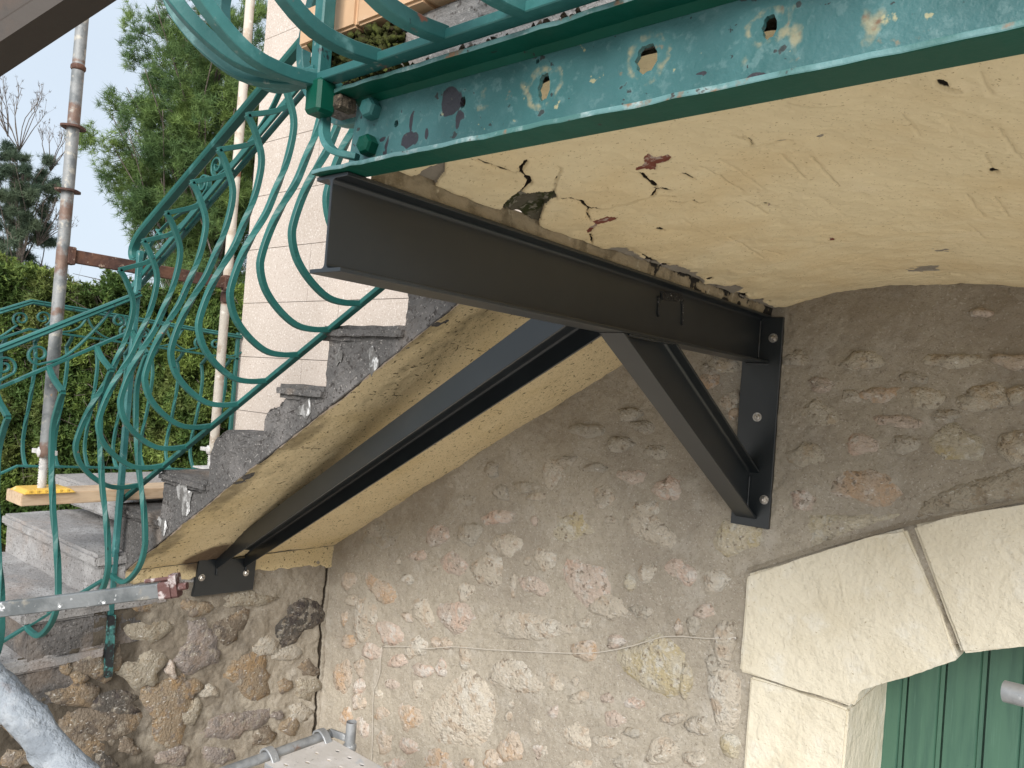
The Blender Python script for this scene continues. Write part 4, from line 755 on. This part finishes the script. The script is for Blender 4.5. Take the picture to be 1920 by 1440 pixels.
tb_ = thing('overhead_beam', 'blurred brown weathered scaffold beam overhead in the top corner', 'scaffold beam', (.15, -2.58, .2))
ta_ = CC+ray(-300, 292)*.80; tc_ = CC+ray(470, -212)*.86; dtb = (tc_-ta_)/np.linalg.norm(tc_-ta_)
ta_ = ta_-dtb*1.3; tc_ = tc_+dtb*.7
nb = np.cross(dtb, np.array([0, 0, 1.])); nb /= np.linalg.norm(nb)
ub = np.cross(nb, dtb)
sweep('beam', [ta_+nb*.0+ub*.045, tc_+ub*.045], .05, .105, nb, TOPB, tb_, sec=[(.025, -.0525), (.025, -.02), (.018, -.014), (.018, .03), (.025, .036), (.025, .0525), (-.025, .0525), (-.025, -.0525)])
rt = thing('tube_stub', 'grey scaffold tube end poking in before the green door', 'scaffold tube', (.9, -.9, -.77))
ra = CC+ray(1884, 1296)*1.7; rb_ = CC+ray(2080, 1345)*1.55; N2 = 24
tube('tube', [ra+(rb_-ra)*i/N2 for i in range(N2+1)], .0235, GALV, rt, 18, caps=False); tube('bore', [ra+(rb_-ra)*i/N2 for i in range(N2+1)], .020, RUST, rt, 18, caps=True)
# perforated platform
dk = thing('scaffold_deck', 'cement dusted perforated steel scaffold platform with hooks at its end', 'scaffold deck', (-.3, -1.05, -1.75))
DX0, DX1, DY0, DY1, DZ = -1.50, 1.2, -1.06, -.735, -1.75
bm = bmesh.new(); ed = []
def lp2(pts):
    v = [bm.verts.new(p) for p in pts]; ed.extend(bm.edges.new((v[i], v[(i+1) % len(v)])) for i in range(len(v)))
lp2([(DX0, DY0, DZ), (DX1, DY0, DZ), (DX1, DY1, DZ), (DX0, DY1, DZ)]); rs = random.Random(4)
for i in range(33):
    for j in range(4):
        x = DX0+.07+i*.08+(.04 if j % 2 else 0); y = DY0+.05+j*.075
        if x > DX1-.05: continue
        lp2([(x+.013*math.cos(a), y+.008*math.sin(a), DZ) for a in np.linspace(0, 2*math.pi, 11)[:-1]])
bmesh.ops.triangle_fill(bm, use_beauty=True, edges=ed, normal=(0, 0, 1)); ex = bmesh.ops.extrude_face_region(bm, geom=list(bm.faces)); bmesh.ops.translate(bm, vec=(0, 0, -.004), verts=[e for e in ex['geom'] if isinstance(e, bmesh.types.BMVert)])
bm_obj('perforated_plate', bm, DECKM, dk)
for y in (DY0, DY1): box('side_rail', DX0, DX1, y-.004, y+.004, DZ-.06, DZ-.001, GALV, dk, .002)
tube('end_tube', [(DX0-.032, DY1+.03-(1.1)*i/12, DZ+.004) for i in range(13)], .020, GALV, dk, 14)
for y in (DY0+.035, DY1-.03):
    sweep('hook', crv([(DX0+.03, y, DZ-.01), (DX0+.0, y, DZ+.022), (DX0-.034, y, DZ+.034), (DX0-.066, y, DZ+.016), (DX0-.068, y, DZ-.02)], 20), .034, .009, (0, 1, 0), GALV, dk)
stp = thing('tube_socket', 'short upright open scaffold tube end at the deck corner by the wall', 'scaffold tube', (-1.44, -.70, -1.75))
tube('tube', [(-1.425, -.690, -2.9+(1.235)*i/20) for i in range(21)], .0225, GALV, stp, 18, caps=False); tube('bore', [(-1.425, -.690, -2.9), (-1.425, -.690, -1.68)], .0195, RUST, stp, 16)
sweep('link_bar', [(DX0-.03, DY1+.02, DZ+.012), (-1.445, -.70, DZ+.012)], .03, .012, (0, 0, 1), GALV, stp); tube('collar', [(-1.425, -.69, z) for z in (-1.79, -1.785, -1.765, -1.76)], [.024, .029, .029, .024], GALV, stp, 16)
# old cord on the wall
cd = thing('wall_cord', 'thin pale cord nailed across the rubble wall, hanging down at its left', 'cord', (-1, -.02, -1.4))
cp = [(1378, 1195), (1330, 1197), (1270, 1193), (1235, 1196), (1185, 1211), (1130, 1222), (1080, 1225), (1000, 1222), (920, 1218), (850, 1213), (800, 1216), (760, 1212), (716, 1212)]
def oc(u, v): p = oY(u, v, -.029); return p
tube('cord', crv([oc(*p) for p in cp], 90), .0023, WIRE, cd, 6); tube('cord', crv([oc(*p) for p in ((716, 1212), (713, 1240), (712, 1262), (705, 1285), (701, 1296), (699, 1330), (698, 1400), (695, 1440))], 50), .0017, WIRE, cd, 6)
hexbolt('nail', oc(1378, 1197)+np.array([0, .012, 0]), (0, -1, 0), .006, .012, BOLT, cd, True, 8); hexbolt('nail', oc(716, 1212)+np.array([0, .012, 0]), (0, -1, 0), .005, .012, BOLT, cd, True, 8)

# ------------------------------------------------------------------ trees and hedge
def leaves(name, C, N, size, mat_, parent, tint, rs, nl=6, asp=.28, spread=.9):
    """clusters of pointed leaf faces: C centres, N axis directions"""
    n = len(C); d = N[:, None, :]*.55+rs.normal(size=(n, nl, 3))*spread; d /= np.linalg.norm(d, axis=2, keepdims=True)
    s = np.cross(d, rs.normal(size=(n, nl, 3))); s /= np.linalg.norm(s, axis=2, keepdims=True)
    L = size*rs.uniform(.6, 1.25, (n, nl, 1)); c = C[:, None, :]+rs.normal(size=(n, nl, 3))*size*.12
    a = c-s*L*asp*.5; b = c+s*L*asp*.5; t = c+d*L
    V = np.stack([a, b, t], 2).reshape(-1, 3); Fc = np.arange(len(V)).reshape(-1, 3); ti = np.repeat(tint, nl*3)
    return tri_mesh(name, V, Fc, mat_, parent, dict(tint=np.clip(ti+rs.normal(size=len(ti))*.06, 0, 1)))
def pine(base, H, crown_c, crown_r, seed, mat_, label, ntuft, size, limbs=26, nl=14, lean=(0, 0), shell=.55, asp=.10, tw=3):
    rs = np.random.RandomState(seed); base = np.array(base); cc = np.array(crown_c); cr_ = np.array(crown_r)
    t = thing('pine_tree', label, 'pine tree', tuple(base))
    tr = crv([base, base+(cc-base)*.35+np.array([.15, 0, 0]), base+(cc-base)*.7+np.array([-.1, .1, 0]), cc+np.array([0, 0, cr_[2]*.5])], 24)
    tube('trunk', tr, list(np.linspace(.20, .04, 24)*H/9), BARK, t, 9)
    C = []; N = []; TT = []
    k = 0
    for i in range(limbs):
        a = rs.uniform(0, 6.28); u = rs.uniform(-.85, 1); rr = math.sqrt(1-u*u); tip = cc+cr_*np.array([rr*math.cos(a), rr*math.sin(a), u])*rs.uniform(.75, 1.0)
        s = np.array(tr[int(np.clip(8+(u+1)*7, 6, 22))]); mid = (s+tip)/2+np.array([0, 0, -.12*cr_[2]])+rs.normal(size=3)*.1*cr_[2]
        lp3 = crv([s, mid, tip], 14)
        tube('limb', lp3, list(np.linspace(.034, .006, 14)*H/9), BARK, t, 6)
        m = ntuft//limbs; q = rs.beta(2.2, .9, m); idx = (q*13).astype(int); P = np.array([lp3[j] for j in idx])
        ncl = max(4, m//26); cid = rs.randint(0, ncl, m); cb = P[rs.randint(0, m, ncl)]+rs.normal(size=(ncl, 3))*cr_*.16; P = cb[cid]+rs.normal(size=(m, 3))*cr_*.052; C.append(P); TT.append(rs.uniform(-.25, .3, ncl)[cid]); dr_ = (P-cc)/cr_; N.append(dr_/np.linalg.norm(dr_, axis=1, keepdims=True))
    C = np.concatenate(C); N = np.concatenate(N); N = N*.7+np.array([0, 0, .5])
    R = (C-cc)/cr_; tint = np.clip(.35+.25*fbm(C, 1.6, 2, seed)+np.concatenate(TT)+rs.uniform(-.12, .12, len(C)), 0, 1)
    leaves('needles', C, N, size, mat_, t, tint, rs, nl, asp, .55)['kind'] = 'stuff'
    # bare twiglets
    V = []; F = []
    for i in rs.choice(len(C), min(700, len(C)), False):
        p = C[i]; q_ = p-(p-cc)*.12+rs.normal(size=3)*.06; s = np.array([.006, 0, .006]); b = len(V); V += [p-s, p+s, q_+s, q_-s]; F.append((b, b+1, b+2, b+3))
    o = mobj('twigs', V, F, BARK, t); o['kind'] = 'stuff'
    return t
def P_(u, v, d): return CC+ray(u, v)*d
gz_ = -3.0
c2 = P_(368, 195, 13)
pine((c2[0]+.9, c2[1]+.7, gz_), 8, c2, (1.72, 1.6, 2.1), 3, NEED, 'big bushy green pine rising behind the hedge left of the house', 17000, .125, 60, 24, asp=.07)
tp_ = P_(40, 345, 17); fan = pine((tp_[0]+.25, tp_[1]+.1, gz_), 6.0, tp_, (1.0, .95, .92), 8, NEED2, 'smaller dark grey green pine at the far left with bare twiggy top', 3800, .13, 30, 20, asp=.08)
rsb = np.random.RandomState(5); V = []; F = []; T = []
for hub, ang0, nfan, Lf in ((P_(36, 262, 17), 80, 9, 1.0), (P_(95, 300, 17), 70, 6, .7), (P_(70, 440, 17), 60, 9, .8), (P_(15, 235, 17), 110, 6, .85)):
    for k in range(nfan):
        a = math.radians(ang0+rsb.uniform(-62, 62)); d = CR*math.cos(a)+CU*math.sin(a)+CF*rsb.uniform(-.35, .35); L_ = Lf*rsb.uniform(.6, 1.05)
        pts = crv([hub-CU*.25, hub+d*L_*.45+rsb.normal(size=3)*.05, hub+d*L_*.8+CU*.08, hub+d*L_+CU*.2], 9)
        tube('bare_twig', pts, list(np.linspace(.012, .004, 9)), BARK, fan, 4)
        for q_ in (4, 5, 6, 7):
            for _ in range(2):
                p = np.array(pts[q_]); e = d*.4+CU*.7+rsb.normal(size=3)*.4; e = p+e/np.linalg.norm(e)*rsb.uniform(.14, .3); s_ = CR*.005; b = len(V); V += [p-s_, p+s_, e+s_*.6, e-s_*.6]; F.append((b, b+1, b+2, b+3)); T.append(e)
o = mobj('twigs', V, F, BARK, fan); o['kind'] = 'stuff'
T = np.array(T); leaves('sparse_needles', T, np.tile(CU, (len(T), 1)), .07, BARK, fan, rsb.uniform(0, .4, len(T)), rsb, 5, .16, .35)['kind'] = 'stuff'
# conifer hedge
hg = thing('conifer_hedge', 'tall yellow green conifer hedge behind the railings and scaffold poles', 'hedge', tuple(P_(220, 720, 8.0)*np.array([1, 1, 0])+np.array([0, 0, gz_])))
rs = np.random.RandomState(21)
ha = P_(-260, 740, 8.2); hb_ = P_(640, 740, 8.6); ha[2] = hb_[2] = 0; hd = (hb_-ha)/np.linalg.norm(hb_-ha); hn = np.array([hd[1], -hd[0], 0])
if hn@(CC*np.array([1, 1, 0])-ha) < 0: hn = -hn
HL = np.linalg.norm(hb_-ha); nH = 60000
u = rs.uniform(0, HL, nH); zt = .84+.14*vnoise(np.stack([u*1.7, u*0, u*0], 1), 5)+.10*vnoise(np.stack([u*4.5, u*0, u*0], 1), 6)
z = -2.2+(zt+2.2)*rs.uniform(0, 1, nH)**.85
bulge = .26*vnoise(np.stack([u*1.5, z*1.1, u*0], 1), 7)+.17*vnoise(np.stack([u*4, z*3.2, u*0], 1), 8)+.10*vnoise(np.stack([u*9, z*7, u*0], 1), 18)
dep = -np.abs(rs.normal(size=nH))*.16
top_r = np.clip((zt-z)/.45, 0, 1)
C = ha+hd*u[:, None]+hn*(bulge+dep-.35*(1-top_r)*rs.uniform(0, 1.6, nH))[:, None]+np.array([0, 0, 1])*z[:, None]
N = np.tile(hn, (nH, 1))*.6+np.array([0, 0, .75])+rs.normal(size=(nH, 3))*.35
tint = np.clip(.22+.45*vnoise(np.stack([u*2.2, z*2.2, u*0], 1), 9)+.3*vnoise(np.stack([u*7, z*6, u*0], 1), 19)+.35*np.clip((z+.5)/1.5, 0, 1)+rs.uniform(-.25, .25, nH), 0, 1)
leaves('foliage', C, N, .052, THUJ, hg, tint, rs, 8, .42, .7)['kind'] = 'stuff'
# dead brown inner twigs and the dark core behind
nT = 2600; u = rs.uniform(0, HL, nT); z = rs.uniform(-2.2, .75, nT); c = ha+hd*u[:, None]+hn*(-.22+rs.normal(size=nT)*.1)[:, None]+np.array([0, 0, 1])*z[:, None]; d_ = rs.normal(size=(nT, 3))*.16+np.array([0, 0, .08]); s_ = np.array([.005, 0, .004])
V = np.stack([c-s_, c+s_, c+d_+s_*.5, c+d_-s_*.5], 1).reshape(-1, 3); tri_mesh('dead_twigs', V, np.arange(len(V)).reshape(-1, 4), BARK, hg)['kind'] = 'stuff'
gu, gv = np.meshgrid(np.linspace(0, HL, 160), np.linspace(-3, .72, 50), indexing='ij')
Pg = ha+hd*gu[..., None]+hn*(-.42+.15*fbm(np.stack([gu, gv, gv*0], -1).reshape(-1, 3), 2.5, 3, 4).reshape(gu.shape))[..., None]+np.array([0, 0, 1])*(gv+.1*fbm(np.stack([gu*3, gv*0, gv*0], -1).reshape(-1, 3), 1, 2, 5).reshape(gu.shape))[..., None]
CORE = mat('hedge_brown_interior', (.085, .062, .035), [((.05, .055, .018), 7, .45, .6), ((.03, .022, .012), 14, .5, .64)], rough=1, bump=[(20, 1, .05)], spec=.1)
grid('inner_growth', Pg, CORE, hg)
